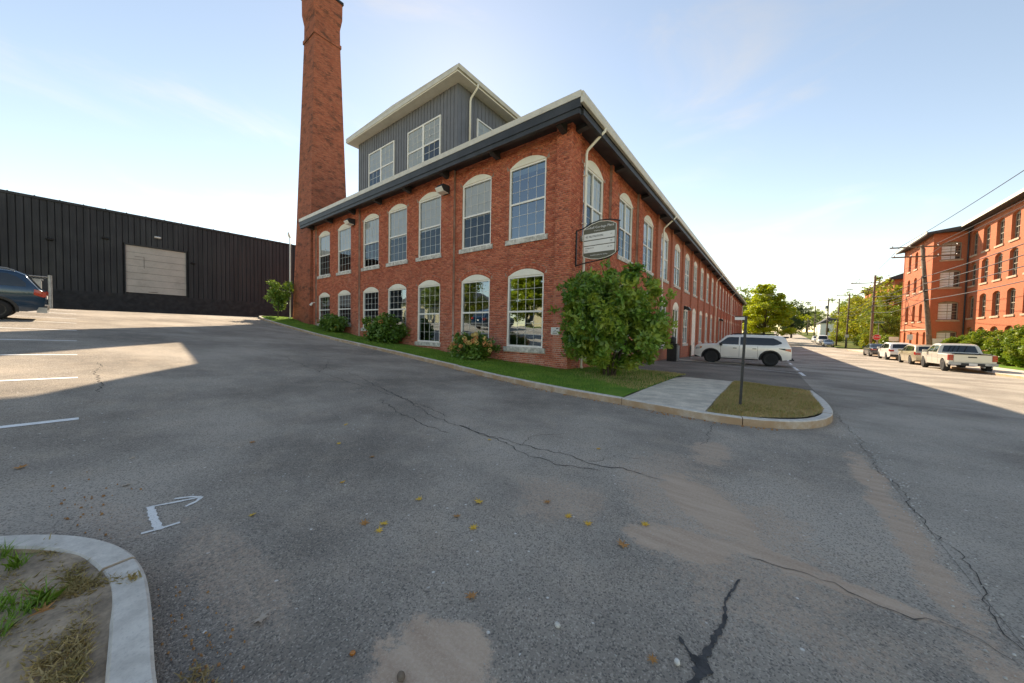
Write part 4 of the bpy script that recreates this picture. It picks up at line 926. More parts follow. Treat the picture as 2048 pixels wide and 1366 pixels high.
# chain-link gate post and cabinet by the parked car
r = empty('fence_post', (-25.4, -11.75, 1.9)); tag(r, 'galvanised chain-link fence end post behind the parked dark car', 'post')
mb = MB(); mb.tube([(-25.4, -11.75, 1.9), (-25.4, -11.75, 4.0)], .07, 10); mb.build('post', MT['steel'], r); mb = MB(); mb.tube([(-25.4, -11.75, 3.9), (-25.4, -16, 3.95)], .03, 6); mb.tube([(-25.4, -11.75, 2.0), (-25.4, -16, 2.05)], .02, 6); mb.build('rail', MT['steel'], r)
mb = MB()
for k in range(40):
    a = -11.8 - k * .1
    if a > -15.8:
        mb.bar((-25.4, a, 2.05), (-25.4, a - min(1.9, 1.9), 3.92), .006, .006); mb.bar((-25.4, a, 3.92), (-25.4, a - 1.9, 2.05), .006, .006)
mb.build('mesh', MT['steel'], r)
r = empty('utility_cabinet', (-26.2, -12.6, 2.1)); tag(r, 'pale grey-green utility cabinet behind the dark parked car', 'cabinet')
MB().box((-26.5, -13.2, 2.05), (-25.9, -12.05, 3.75)).build('body', MT['steel'], r); MB().box((-26.52, -13.25, 3.75), (-25.88, -12.0, 3.8)).build('lid', MT['steel'], r); MB().box((-25.9, -13.1, 2.2), (-25.89, -12.63, 3.6)).build('door', MT['steel'], r); MB().box((-25.9, -12.61, 2.2), (-25.89, -12.15, 3.6)).build('door', MT['steel'], r)

# ================================================================== RIGHT-HAND FACTORY
def sash(f, op, parent, depth=-.30, sill=True, cols=2, rows=3, fm=None):
    a, b, zs, sp, rise = op; fm = fm or MT['trim_c']; mb = MB(); d0, d1 = depth, depth + .07
    def bx(ua, ub, za, zb, da, db): mb.prism([(ua, za), (ub, za), (ub, zb), (ua, zb)], f, da, db)
    bx(a, a + .07, zs, sp + rise, d0, d1); bx(b - .07, b, zs, sp + rise, d0, d1); bx(a + .07, b - .07, sp + rise - .3, sp + rise, d0, d1); zm = (zs + sp) / 2; bx(a + .07, b - .07, zm - .04, zm + .04, d0, d1); bx(a + .07, b - .07, zs, zs + .08, d0, d1)
    for k in range(1, cols): u = a + (b - a) * k / cols; bx(u - .015, u + .015, zs, sp, d0 + .01, d1 - .01)
    for k in range(1, rows):
        for h0, h1 in ((zs, zm), (zm, sp)): z = h0 + (h1 - h0) * k / rows; bx(a + .07, b - .07, z - .015, z + .015, d0 + .01, d1 - .012)
    w = mb.build('window', fm, parent)
    g = MB(); g.prism([(a, zs), (b, zs), (b, sp + rise), (a, sp + rise)], f, d0 - .01, d0 + .015); g.build('pane', MT['carglass2'], w)
    if sill: s = MB(); s.prism([(a - .12, zs - .2), (b + .12, zs - .2), (b + .12, zs - .01), (a - .12, zs - .01)], f, depth, .09); s.build('sill', MT['stone_c'], w)
    return w
t = NT('factory_glass'); t.principled((.05, .048, .045), .08, 0, .7); MT['carglass2'] = t.m
MT['trim_c'] = P('factory_sash_paint', (.34, .29, .22), .6, var=.1)
fc = empty('brick_factory', (24.3, 50, -.6)); tag(fc, 'four-storey orange brick factory with arched windows across the street', 'building')
fC1 = lambda u, z, d: (21.5 - d, u, z); fC2 = lambda u, z, d: (24.3 - d, u, z); fCs = lambda u, z, d: (u, 54.7 - d, z)
def arow(cs, w, rows): return [(c - w / 2, c + w / 2, s, t_ - .25, .25) for c in cs for (s, t_) in rows]
ROW1 = [(11.1, 13.45), (7.8, 9.9), (3.75, 6.08), (-.3, 2.35)]; ROW2 = [(11.35, 14.1), (7.78, 10.5), (3.98, 6.6), (.2, 2.9)]
o1 = arow((63.6, 60.8, 58.05), 1.15, ROW1[:3]) + arow((64.2, 61.6, 58.6, 56.4), .95, ROW1[3:]); o1 = [x for x in o1 if x[2] > 0] ; og = arow((64.2, 61.4, 58.7, 56.2), .9, ROW1[3:])
mb = MB(); wall_with_openings(mb, fC1, 54.7, 66.2, 2.6, 14.5, o1, 0, .3); wall_with_openings(mb, fC1, 54.7, 66.2, -1.2, 2.6, og, 0, .3); mb.build('tower_wall', MT['brick_c'], fc, fix=False)
for x in o1 + og: sash(fC1, x, fc, sill=x[2] > 0)
o2 = arow([53.5 - 2.8 * k for k in range(9)], 1.5, ROW2[:3]) + arow([53.5 - 2.8 * k for k in range(9)], 1.5, ROW2[3:])
mb = MB(); wall_with_openings(mb, fC2, 28.0, 54.7, -1.2, 14.9, o2, 0, .32); mb.build('street_wall', MT['brick_c'], fc, fix=False)
for x in o2: sash(fC2, x, fc, cols=3, rows=2)
o3 = [(22.15, 23.75, s, t_ - .2, .2) for s, t_ in ((11.2, 13.4), (7.8, 9.95), (3.8, 6.1), (.2, 2.5))]
mb = MB(); wall_with_openings(mb, fCs, 21.5, 24.3, -1.2, 14.5, o3, 0, .25); mb.build('return_wall', MT['brick_c'], fc, fix=False)
for x in o3:
    w = sash(fCs, x, fc); b_ = MB(); b_.prism([(x[0] + .08, x[2] + .1), (x[0] + 1.15, x[2] + .1), (x[0] + 1.15, x[3]), (x[0] + .08, x[3])], fCs, -.283, -.278); b_.build('curtain', MT['blind'], w)
mb = MB(); mb.box((24.7, 28.05, -1.2), (44, 54.6, 14.8)); mb.box((21.9, 55.4, -1.2), (44, 65.9, 14.4)); mb.build('core', MT['darkroom'], fc)
mb = MB(); mb.box((21.45, 66.0, -1.2), (44, 66.2, 14.5)); mb.build('rear_wall', MT['brick_c'], fc)
mb = MB(); mb.box((21.44, 54.64, 2.55), (21.5, 66.2, 2.72)); mb.build('string_course', MT['stone_c'], fc)
mb = MB(); mb.prism([(20.7, 14.35), (20.72, 14.65), (28, 15.6), (44, 15.6), (44, 14.5), (21.4, 14.5)], lambda x, z, d: (x, d, z), 53.9, 67.0); mb.build('roof', MT['roof_c'] if 'roof_c' in MT else MT['roofdark'], fc)
MB().box((20.66, 53.85, 14.5), (20.74, 67.05, 14.8)).build('eave_trim', MT['trim'], fc); 
mb = MB(); mb.prism([(23.4, 14.8), (23.42, 15.05), (30, 16.2), (44, 16.2), (44, 14.9), (24.2, 14.9)], lambda x, z, d: (x, d, z), 27.4, 54.7); mb.build('roof', MT['roofdark'], fc)
MB().box((23.34, 27.4, 14.85), (23.43, 53.8, 15.15)).build('eave_trim', MT['trim'], fc)
mb = MB(); mb.tube([(24.15, 54.5, 14.6), (24.15, 54.5, -.6)], .07, 8); mb.build('downpipe', MT['charcoal'], fc)
# building behind, beyond the side street
fd = empty('rear_factory', (24, 96, -.8)); tag(fd, 'grey-topped brick mill block half hidden behind trees up the street', 'building')
fD = lambda u, z, d: (24.0 - d, u, z); fDs = lambda u, z, d: (u, 84.0 - d, z)
od = arow([87 + 3.2 * k for k in range(7)], 1.4, [(9.2, 11.4), (5.4, 7.8)])
mb = MB(); wall_with_openings(mb, fD, 84, 110, -1.5, 12.6, od, 0, .3); mb.build('street_wall', MT['brick_c'], fd, fix=False)
ods = arow([27 + 3.6 * k for k in range(5)], 2.0, [(9.4, 11.6), (5.4, 7.8)])
mb = MB(); wall_with_openings(mb, fDs, 24, 44, -1.5, 12.6, ods, 0, .3); mb.build('side_wall', MT['brick_c'], fd, fix=False)
for x in od: sash(fD, x, fd)
for x in ods: sash(fDs, x, fd)
MB().box((24.4, 84.4, -1.5), (44, 110, 12.5)).build('core', MT['darkroom'], fd)
mb = MB(); mb.prism([(23.1, 12.5), (23.1, 12.8), (27, 14.4), (46, 14.4), (46, 12.6)], lambda x, z, d: (x, d, z), 83.2, 111); mb.build('roof', MT['charcoal'], fd)
MB().box((23.05, 83.15, 12.6), (23.12, 111, 12.95)).build('eave_trim', MT['trim'], fd)
# white gabled house far up the street
hs = empty('white_house', (24.5, 192, 1.8)); tag(hs, 'small white clapboard house with dark gabled roof far up the street', 'house')
MB().box((22.5, 186, 1.4), (31, 204, 7.2)).build('wall', MT['sign_white'], hs)
mb = MB(); mb.prism([(22.0, 7.1), (26.7, 10.6), (31.5, 7.1)], lambda x, z, d: (x, d, z), 185.4, 204.6); mb.build('roof', MT['roofdark'], hs)
for xx in (24.3, 27.3):
    w_ = MB().box((xx, 185.9, 3.2), (xx + 1.0, 186.02, 5.0)).build('window', MT['carglass'], hs); MB().box((xx - .1, 185.88, 3.05), (xx + 1.1, 186.01, 3.19)).build('sill', MT['sign_white'], w_)
# buildings behind the camera, mirrored in the ground-floor windows
ho = empty('cream_house', (-41, -33, 2.3)); tag(ho, 'cream building mirrored in the ground-floor windows of the mill', 'house')
MB().box((-52, -38, 2.0), (-33, -27, 6.2)).build('wall', MT['tanhouse'], ho); mb = MB(); mb.prism([(-52.5, 6.15), (-42.5, 9.2), (-32.5, 6.15)], lambda x, z, d: (x, d, z), -38.4, -26.5); mb.build('roof', MT['roofdark'], ho)
for k in range(5):
    w_ = MB().box((-50 + 3.6 * k, -27.05, 3.2), (-48.8 + 3.6 * k, -26.98, 4.9)).build('window', MT['carglass'], ho); MB().box((-50.1 + 3.6 * k, -27.08, 3.05), (-48.7 + 3.6 * k, -26.96, 3.19)).build('sill', MT['white'], w_)
h2 = empty('white_house_behind', (-26, -43, 1.9)); h2.name = 'pale_house'; tag(h2, 'pale clapboard house mirrored in the ground-floor window nearest the corner', 'house')
MB().box((-31, -50, 1.5), (-19, -40, 7.5)).build('wall', MT['tanhouse'], h2); mb = MB(); mb.prism([(-31.5, 7.45), (-25, 11.0), (-18.5, 7.45)], lambda x, z, d: (x, d, z), -50.4, -39.5); mb.build('roof', MT['roofdark'], h2)
for k in range(3):
    w_ = MB().box((-30 + 4 * k, -40.04, 3.0), (-28.8 + 4 * k, -39.97, 5.0)).build('window', MT['carglass'], h2); MB().box((-30.1 + 4 * k, -40.06, 2.85), (-28.7 + 4 * k, -39.95, 2.99)).build('sill', MT['white'], w_)
# ================================================================== VEHICLES
def interp_fn(pts):
    xs_ = [p[0] for p in pts]; zs_ = [p[1] for p in pts]
    return lambda x: float(np.interp(x, xs_, zs_))
class Car:
    """x forward, y left, z up; origin on the ground under the middle of the body"""
    def __init__(s, name, label, cat, S, group=None):
        s.S = S; s.top = interp_fn(S['top']); s.bot = interp_fn(S['bot']); s.L0, s.L1 = S['top'][0][0], S['top'][-1][0]
        s.r = empty(name); tag(s.r, label, cat, group)
        s.body()
    def W(s, x, z):
        S = s.S; xc = (s.L0 + s.L1) / 2; h = (s.L1 - s.L0) / 2; e = abs(x - xc) / h
        end = S.get('nf', .16) if x > xc else S.get('nr', .10)
        w = S['W'] / 2 * (1 - end * e ** 7)
        if z < S['belt']:
            q = (z - S['bot'][1][1]) / (S['belt'] - S['bot'][1][1]); w *= 1 - .045 * (1 - q) ** 2 - .018 * q * q
        else:
            q = (z - S['belt']) / (S['roof'] - S['belt']); w = w * .982 - S['tumble'] * q ** 1.15
        return w
    def body(s):
        S = s.S; xs_ = sorted(set([round(v, 4) for v in list(np.linspace(s.L0, s.L1, 64)) + [p[0] for p in S['top']] + [p[0] for p in S['bot']]])); M = 12; V = []; n = 0
        ring = []
        for x in xs_:
            zb, zt = s.bot(x), s.top(x); rr = min(S.get('round', .07), (zt - zb) * .3); half = []
            zc = zt - rr
            for k in range(M):
                z = zb + (zc - zb) * k / (M - 1); half.append((s.W(x, z), z))
            w0 = s.W(x, zc)
            for k in range(1, 5):
                a = pi / 2 * k / 4; half.append((w0 - rr * 1.3 * (1 - cos(a)), zc + rr * sin(a)))
            wt = half[-1][0]
            for fr in (.66, .33): half.append((wt * fr, zt + S.get('crown', .02) * (1 - fr ** 2)))
            full = [(y, z) for y, z in half] + [(0, zt + S.get('crown', .02))] + [(-y, z) for y, z in half[::-1]]
            ring.append(full)
        mb = MB(); m = len(ring[0])
        for x, rg in zip(xs_, ring): mb.v += [(x, y, z) for y, z in rg]
        for i in range(len(xs_) - 1):
            for j in range(m): j2 = (j + 1) % m; mb.f.append((i * m + j, i * m + j2, (i + 1) * m + j2, (i + 1) * m + j))
        mb.f.append(tuple(range(m))); mb.f.append(tuple(range((len(xs_) - 1) * m, len(xs_) * m)))
        b = mb.build('body', S['paint'], s.r, True); b.data.materials.append(MT['plastic'])
        cuts = []
        for x in (S['xf'], S['xr']):
            for sd in (-1, 1):
                c = MB(); c.lathe([(S['ra'], sd * (S['W'] / 2 - .30)), (S['ra'], sd * (S['W'] / 2 + .3))], 28, (x, 0, S['rw'] + .01), 'y'); cuts.append(c.build('cut', MT['plastic'], None))
        for bxx in S.get('cutbox', []): c = MB(); c.box(*bxx); cuts.append(c.build('cut', S['paint'] if S.get('cutpaint') else MT['plastic'], None))
        for c in cuts:
            md = b.modifiers.new('b', 'BOOLEAN'); md.operation = 'DIFFERENCE'; md.object = c; md.solver = 'EXACT'; md.material_mode = 'TRANSFER'
        bpy.context.view_layer.update()
        me = bpy.data.meshes.new_from_object(b.evaluated_get(bpy.context.evaluated_depsgraph_get())); b.modifiers.clear(); b.data = me; me.name = 'body'
        me.polygons.foreach_set('use_smooth', [True] * len(me.polygons))
        try: me.set_sharp_from_angle(angle=radians(38))
        except Exception: pass
        for c in cuts: bpy.data.objects.remove(c)
        s.b = b
    def side(s, name, lo, hi, mat, off=.006, par=None, sides=(-1, 1), nx=10, nz=4):
        L, H = interp_fn(lo), interp_fn(hi); xa, xb = lo[0][0], lo[-1][0]; par = par or s.r
        for sd in sides:
            mb = MB()
            for i in range(nx + 1):
                x = xa + (xb - xa) * i / nx
                for j in range(nz + 1):
                    z = L(x) + (H(x) - L(x)) * j / nz; mb.v.append((x, sd * (s.W(x, z) + off), z))
            for i in range(nx):
                for j in range(nz): k = i * (nz + 1) + j; mb.f.append((k, k + 1, k + nz + 2, k + nz + 1))
            o = mb.build(name, mat, par); md = o.modifiers.new('s', 'SOLIDIFY'); md.thickness = .012; md.offset = -1
    def over(s, name, xa, xb, fr, mat, off=.008, par=None, fr2=None):
        mb = MB(); nx, ny = 8, 8; fr2 = fr2 or fr
        for i in range(nx + 1):
            t = i / nx; x = xa + (xb - xa) * t; zt = s.top(x); rr = s.S.get('round', .07); w = (s.W(x, zt - rr) - rr * 1.3) * (fr + (fr2 - fr) * t)
            for j in range(ny + 1): y = w * (2 * j / ny - 1); mb.v.append((x, y, zt + s.S.get('crown', .02) * (1 - (y / max(w, .01)) ** 2 * .9) + off))
        for i in range(nx):
            for j in range(ny): k = i * (ny + 1) + j; mb.f.append((k, k + 1, k + ny + 2, k + ny + 1))
        return mb.build(name, mat, par or s.r, True)
    def box(s, name, a, b, mat, par=None): return MB().box(a, b).build(name, mat, par or s.r)
    def wheels(s, rim, spokes=6):
        S = s.S; r = S['rw']; wd = S.get('tw', .24)
        ty = None
        for x in (S['xf'], S['xr']):
            for sd in (-1, 1):
                yc = sd * (S['W'] / 2 - wd / 2 - .012); w = MB()
                w.lathe([(r * .62, -wd / 2), (r * .80, -wd / 2 - .012), (r * .95, -wd / 2 + .01), (r, -wd / 2 + .045), (r, wd / 2 - .045), (r * .95, wd / 2 - .01), (r * .80, wd / 2 + .012), (r * .62, wd / 2)], 30, (x, yc, r), 'y')
                wo = w.build('wheel', MT['tyre'], s.r, True)
                k = MB(); fo = yc + sd * (wd / 2 - .01)
                k.lathe([(r * .62, fo - sd * .05), (r * .64, fo + sd * .012), (r * .57, fo + sd * .008), (r * .55, fo - sd * .05)], 26, (x, 0, r), 'y')
                k.lathe([(.01, fo - sd * .02), (r * .13, fo - sd * .02), (r * .13, fo + sd * .004), (.01, fo + sd * .006)], 12, (x, 0, r), 'y')
                for q in range(spokes):
                    a = 2 * pi * q / spokes + .3; p0 = Vector((x + cos(a) * r * .1, fo - sd * .012, r + sin(a) * r * .1)); p1 = Vector((x + cos(a) * r * .58, fo - sd * .004, r + sin(a) * r * .58)); k.bar(p0, p1, .055 * r / .36, .02, (0, 1, 0))
                k.build('rim', rim, wo)
                d = MB(); d.lathe([(.005, fo - sd * .07), (r * .58, fo - sd * .07), (r * .58, fo - sd * .06), (.005, fo - sd * .06)], 18, (x, 0, r), 'y'); d.build('brake_disc', MT['blackrim'], wo)
    def flare(s, mat, w=.07, off=.02):
        S = s.S
        for x in (S['xf'], S['xr']):
            for sd in (-1, 1):
                mb = MB(); n = 16
                for k in range(n + 1):
                    a = -.12 + (pi + .24) * k / n
                    for rr in (S['ra'] - .01, S['ra'] + w):
                        px = x + cos(a) * rr; pz = max(.2, S['rw'] + sin(a) * rr); mb.v.append((px, sd * (s.W(px, pz) + off), pz)); mb.v.append((px, sd * (s.W(px, pz) - .03), pz))
                for k in range(n):
                    i = 4 * k; mb.f += [(i, i + 4, i + 6, i + 2), (i, i + 1, i + 5, i + 4), (i + 2, i + 6, i + 7, i + 3)]
                mb.build('arch_flare', mat, s.r)
    def mirror(s, x, z, mat):
        for sd in (-1, 1): y = sd * (s.W(x, z) + .02); MB().box((x - .05, min(y, y + sd * .2), z - .02), (x + .09, max(y, y + sd * .2), z + .17)).build('mirror', mat, s.r)
    def place(s, x, y, heading, dz=0.):
        s.r.location = (x, y, G(x, y) + .004 + dz); fx, fy = cos(heading), sin(heading)
        s.r.rotation_euler = (0, 0, heading); s.r.rotation_mode = 'XYZ'
        gx = (G(x + fx, y + fy) - G(x - fx, y - fy)) / 2; gy = (G(x - fy, y + fx) - G(x + fy, y - fx)) / 2
        s.r.rotation_euler = (atan2(gy, 1), -atan2(gx, 1), heading)

def body_spec(**k): return k
white = carpaint('paint_white', (.86, .84, .81)); tan_p = carpaint('paint_champagne', (.55, .47, .33), .4); silver = carpaint('paint_silver', (.48, .49, .51), .6); darkp = carpaint('paint_charcoal', (.03, .032, .036), .3)
bluep = carpaint('paint_dark_blue', (.006, .04, .085), .35, .15); truckp = carpaint('paint_offwhite', (.66, .62, .55), .15)
# --- white full-size SUV, nose to the mill --------------------------------------------
S = dict(W=2.02, belt=1.22, roof=1.88, tumble=.20, xf=1.50, xr=-1.65, rw=.415, ra=.50, round=.10, crown=.03, paint=white, nf=.20, nr=.10, tw=.28,
         top=[(-2.66, .95), (-2.64, 1.18), (-2.56, 1.30), (-2.36, 1.74), (-2.22, 1.84), (-1.5, 1.895), (-.2, 1.91), (.48, 1.89), (.70, 1.84), (1.20, 1.33), (1.30, 1.29), (1.95, 1.26), (2.34, 1.20), (2.46, 1.12), (2.52, .95), (2.55, .72)],
         bot=[(-2.66, .48), (-2.3, .40), (-1.0, .36), (1.0, .36), (2.1, .36), (2.54, .50)])
c = Car('white_suv', 'white full-size SUV with black wheel arches parked nose-in to the mill', 'car', S); suv = c
c.side('front_window', [(-.02, 1.27), (1.06, 1.28)], [(-.02, 1.75), (.50, 1.75), (.63, 1.70), (1.06, 1.31)], MT['carglass']); c.side('rear_window', [(-2.18, 1.40), (-1.85, 1.28), (-.10, 1.27)], [(-2.18, 1.48), (-1.80, 1.73), (-.10, 1.76)], MT['carglass'])
c.over('windscreen', .73, 1.19, .93, MT['carglass']); c.over('rear_screen', -2.55, -2.38, .86, MT['carglass'], fr2=.86)
c.flare(MT['plastic'], .075, .022); c.wheels(MT['blackrim'], 6); c.mirror(.92, 1.2, MT['plastic'])
c.side('head_lamp', [(2.16, .93), (2.44, .86)], [(2.16, 1.06), (2.44, 1.02)], MT['head'], .008, nx=4, nz=2); c.side('lamp_surround', [(2.05, .99), (2.2, .90)], [(2.05, 1.08), (2.2, 1.07)], MT['amber'], .007, nx=3, nz=2)
c.side('tail_lamp', [(-2.63, .92), (-2.36, .99)], [(-2.63, 1.11), (-2.36, 1.09)], MT['tail'], .008, nx=4, nz=2); c.side('tail_trim', [(-2.36, 1.0), (-2.05, 1.09)], [(-2.36, 1.11), (-2.05, 1.12)], MT['plastic'], .007, nx=3, nz=2)
c.side('running_board', [(-1.05, .33), (.92, .33)], [(-1.05, .40), (.92, .40)], MT['plastic'], .05, nx=8, nz=2)
for x0, x1 in ((.955, .967), (-.065, -.053), (-1.02, -1.008)): c.side('door_seam', [(x0, .46), (x1, .46)], [(x0, 1.20), (x1, 1.20)], MT['plastic'], .002, nx=1, nz=6)
c.side('door_seam', [(-1.0, .455), (.95, .455)], [(-1.0, .467), (.95, .467)], MT['plastic'], .002, nx=8, nz=1)
for x in (.08, -.95): c.side('door_handle', [(x, 1.02), (x + .2, 1.02)], [(x, 1.06), (x + .2, 1.06)], MT['plastic'], .03, nx=2, nz=1)
for sd in (-1, 1):
    mb = MB(); mb.tube([(-2.0, sd * .70, 1.88), (-1.9, sd * .71, 1.97), (-.4, sd * .72, 2.0), (.3, sd * .72, 1.97), (.45, sd * .72, 1.91)], .028, 6); mb.build('roof_rail', MT['plastic'], c.r)
c.box('rear_spoiler', (-2.50, -.72, 1.77), (-2.2, .72, 1.85), MT['plastic']); c.box('bumper_step', (-2.74, -.8, .42), (-2.58, .8, .54), MT['plastic']); c.box('hitch', (-2.82, -.06, .38), (-2.6, .06, .46), MT['plastic'])
c.box('grille', (2.48, -.55, .60), (2.56, .55, .98), MT['plastic']); c.box('skid_plate', (2.2, -.7, .36), (2.52, .7, .50), MT['plastic']); c.box('bonnet_scoop', (1.45, -.3, 1.26), (1.75, .3, 1.315), MT['plastic']); c.box('number_plate', (-2.675, -.16, .72), (-2.655, .16, .86), MT['sign_white'])
c.place(4.20, 16.0, pi)
# --- pickup truck ---------------------------------------------------------------------
S = dict(W=1.91, belt=1.12, roof=1.76, tumble=.20, xf=1.68, xr=-1.86, rw=.385, ra=.47, round=.07, crown=.02, paint=truckp, nf=.18, nr=.03, tw=.26,
         top=[(-2.70, 1.10), (-2.66, 1.13), (-.98, 1.15), (-.95, 1.17), (-.80, 1.66), (-.68, 1.74), (-.2, 1.78), (.35, 1.77), (.58, 1.72), (1.2, 1.20), (1.3, 1.16), (2.1, 1.10), (2.42, 1.02), (2.58, .85), (2.62, .65)],
         bot=[(-2.70, .62), (-2.4, .50), (-1.0, .42), (1.0, .40), (2.2, .38), (2.62, .48)], cutbox=[((-2.60, -.74, .72), (-1.02, .74, 1.4))])
c = Car('pickup_truck', 'off-white pickup truck parked at the right kerb, tailgate towards us', 'truck', S)
c.side('front_window', [(.02, 1.19), (1.02, 1.19)], [(.02, 1.63), (.42, 1.63), (.55, 1.60), (1.02, 1.24)], MT['carglass']); c.side('rear_window', [(-.76, 1.20), (-.05, 1.19)], [(-.76, 1.52), (-.62, 1.63), (-.05, 1.64)], MT['carglass'])
c.over('windscreen', .62, 1.18, .93, MT['carglass']); c.over('rear_screen', -.94, -.81, .88, MT['carglass'])
c.wheels(MT['alloy'], 6); c.mirror(.9, 1.15, truckp)
tg = c.box('tailgate', (-2.735, -.72, .66), (-2.69, .72, 1.135), truckp); c.box('handle', (-2.75, -.17, .93), (-2.73, .17, 1.0), MT['plastic'], tg); c.box('spoiler_lip', (-2.76, -.73, 1.115), (-2.66, .73, 1.15), MT['plastic'], tg)
bp = c.box('rear_bumper', (-2.85, -.93, .48), (-2.68, .93, .63), MT['steel']); c.box('bumper_pad', (-2.87, -.45, .45), (-2.72, .45, .60), MT['plastic'], bp); c.box('number_plate', (-2.885, -.16, .46), (-2.87, .16, .60), MT['sign_white'], bp)
for sd in (-1, 1): y0, y1 = sorted((sd * .735, sd * .925)); c.box('tail_lamp', (-2.73, y0, .74), (-2.55, y1, 1.10), MT['tail'])
for x0 in (.0, 1.0): c.side('door_seam', [(x0, .46), (x0 + .012, .46)], [(x0, 1.18), (x0 + .012, 1.18)], MT['plastic'], .002, nx=1, nz=6)
c.side('bed_gap', [(-1.0, .5), (-.985, .5)], [(-1.0, 1.14), (-.985, 1.14)], MT['plastic'], .003, nx=1, nz=4); c.side('head_lamp', [(2.25, .82), (2.52, .78)], [(2.25, .98), (2.52, .93)], MT['head'], .008, nx=3, nz=2)
mb = MB(); mb.tube([(-2.58, -.75, 1.16), (-1.05, -.75, 1.17)], .025, 6); mb.tube([(-2.58, .75, 1.16), (-1.05, .75, 1.17)], .025, 6); mb.build('bed_rail', MT['plastic'], c.r)
c.box('exhaust', (-2.6, -.55, .34), (-2.1, -.48, .40), MT['steel']); c.flare(truckp, .05, .015)
c.place(15.65, 25.3, pi / 2)
# --- champagne wagon --------------------------------------------------------------------
def wagon(name, label, paint, sc=1.0, H=0., rimm=None, group=None):
    S = dict(W=1.84, belt=1.0 + H * .5, roof=1.58 + H, tumble=.19, xf=1.40, xr=-1.38, rw=.34, ra=.405, round=.09, crown=.025, paint=paint, nf=.2, nr=.12,
             top=[(-2.36, .80 + H * .4), (-2.32, 1.0 + H * .5), (-2.22, 1.08 + H * .5), (-1.92, 1.47 + H), (-1.75, 1.55 + H), (-.9, 1.61 + H), (-.1, 1.62 + H), (.3, 1.58 + H), (1.05, 1.08 + H * .5), (1.2, 1.03 + H * .5), (1.9, .95 + H * .5), (2.22, .85 + H * .4), (2.34, .68), (2.36, .55)],
             bot=[(-2.36, .42), (-2.0, .28 + H * .3), (-1.0, .22 + H * .3), (1.0, .22 + H * .3), (2.0, .24 + H * .3), (2.36, .34)])
    c = Car(name, label, 'car', S, group); h = H * .5
    c.side('front_window', [(.0, 1.05 + h), (.95, 1.04 + h)], [(.0, 1.48 + H), (.25, 1.47 + H), (.95, 1.07 + h)], MT['carglass']); c.side('rear_window', [(-1.95, 1.12 + h), (-.08, 1.05 + h)], [(-1.95, 1.22 + H * .7), (-1.68, 1.45 + H), (-.08, 1.49 + H)], MT['carglass'])
    c.over('windscreen', .36, 1.03, .92, MT['carglass']); c.over('rear_screen', -2.20, -1.94, .87, MT['carglass'])
    c.wheels(rimm or MT['alloy'], 5); c.mirror(.82, 1.02 + h, paint)
    c.side('tail_lamp', [(-2.34, .78 + h), (-2.12, .86 + h)], [(-2.34, 1.0 + h), (-2.12, 1.06 + h)], MT['tail'], .01, nx=3, nz=2)
    for sd in (-1, 1): y0, y1 = sorted((sd * .56, sd * .83)); c.box('tail_lamp', (-2.375, y0, .80 + h), (-2.30, y1, .98 + h), MT['tail'])
    c.box('number_plate', (-2.385, -.16, .72 + h), (-2.36, .16, .84 + h), MT['sign_white']); c.box('rear_bumper', (-2.42, -.80, .38), (-2.30, .80, .56), MT['plastic'] if H > .05 else paint)
    c.side('head_lamp', [(2.02, .70 + h), (2.28, .66 + h)], [(2.02, .84 + h), (2.28, .78 + h)], MT['head'], .008, nx=3, nz=2)
    for x0 in (-.04, .98): c.side('door_seam', [(x0, .36), (x0 + .01, .36)], [(x0, 1.03 + h), (x0 + .01, 1.03 + h)], MT['plastic'], .002, nx=1, nz=6)
    return c
GR = 'cars parked along the far kerb'
c = wagon('parked_wagon', 'champagne station wagon parked directly ahead of the pickup truck', tan_p, H=.0, group=GR); c.place(15.75, 31.95, pi / 2)
c = wagon('parked_crossover', 'white crossover parked between the champagne wagon and the dark sedan', white, H=.10, group=GR); c.place(15.75, 39.2, pi / 2)
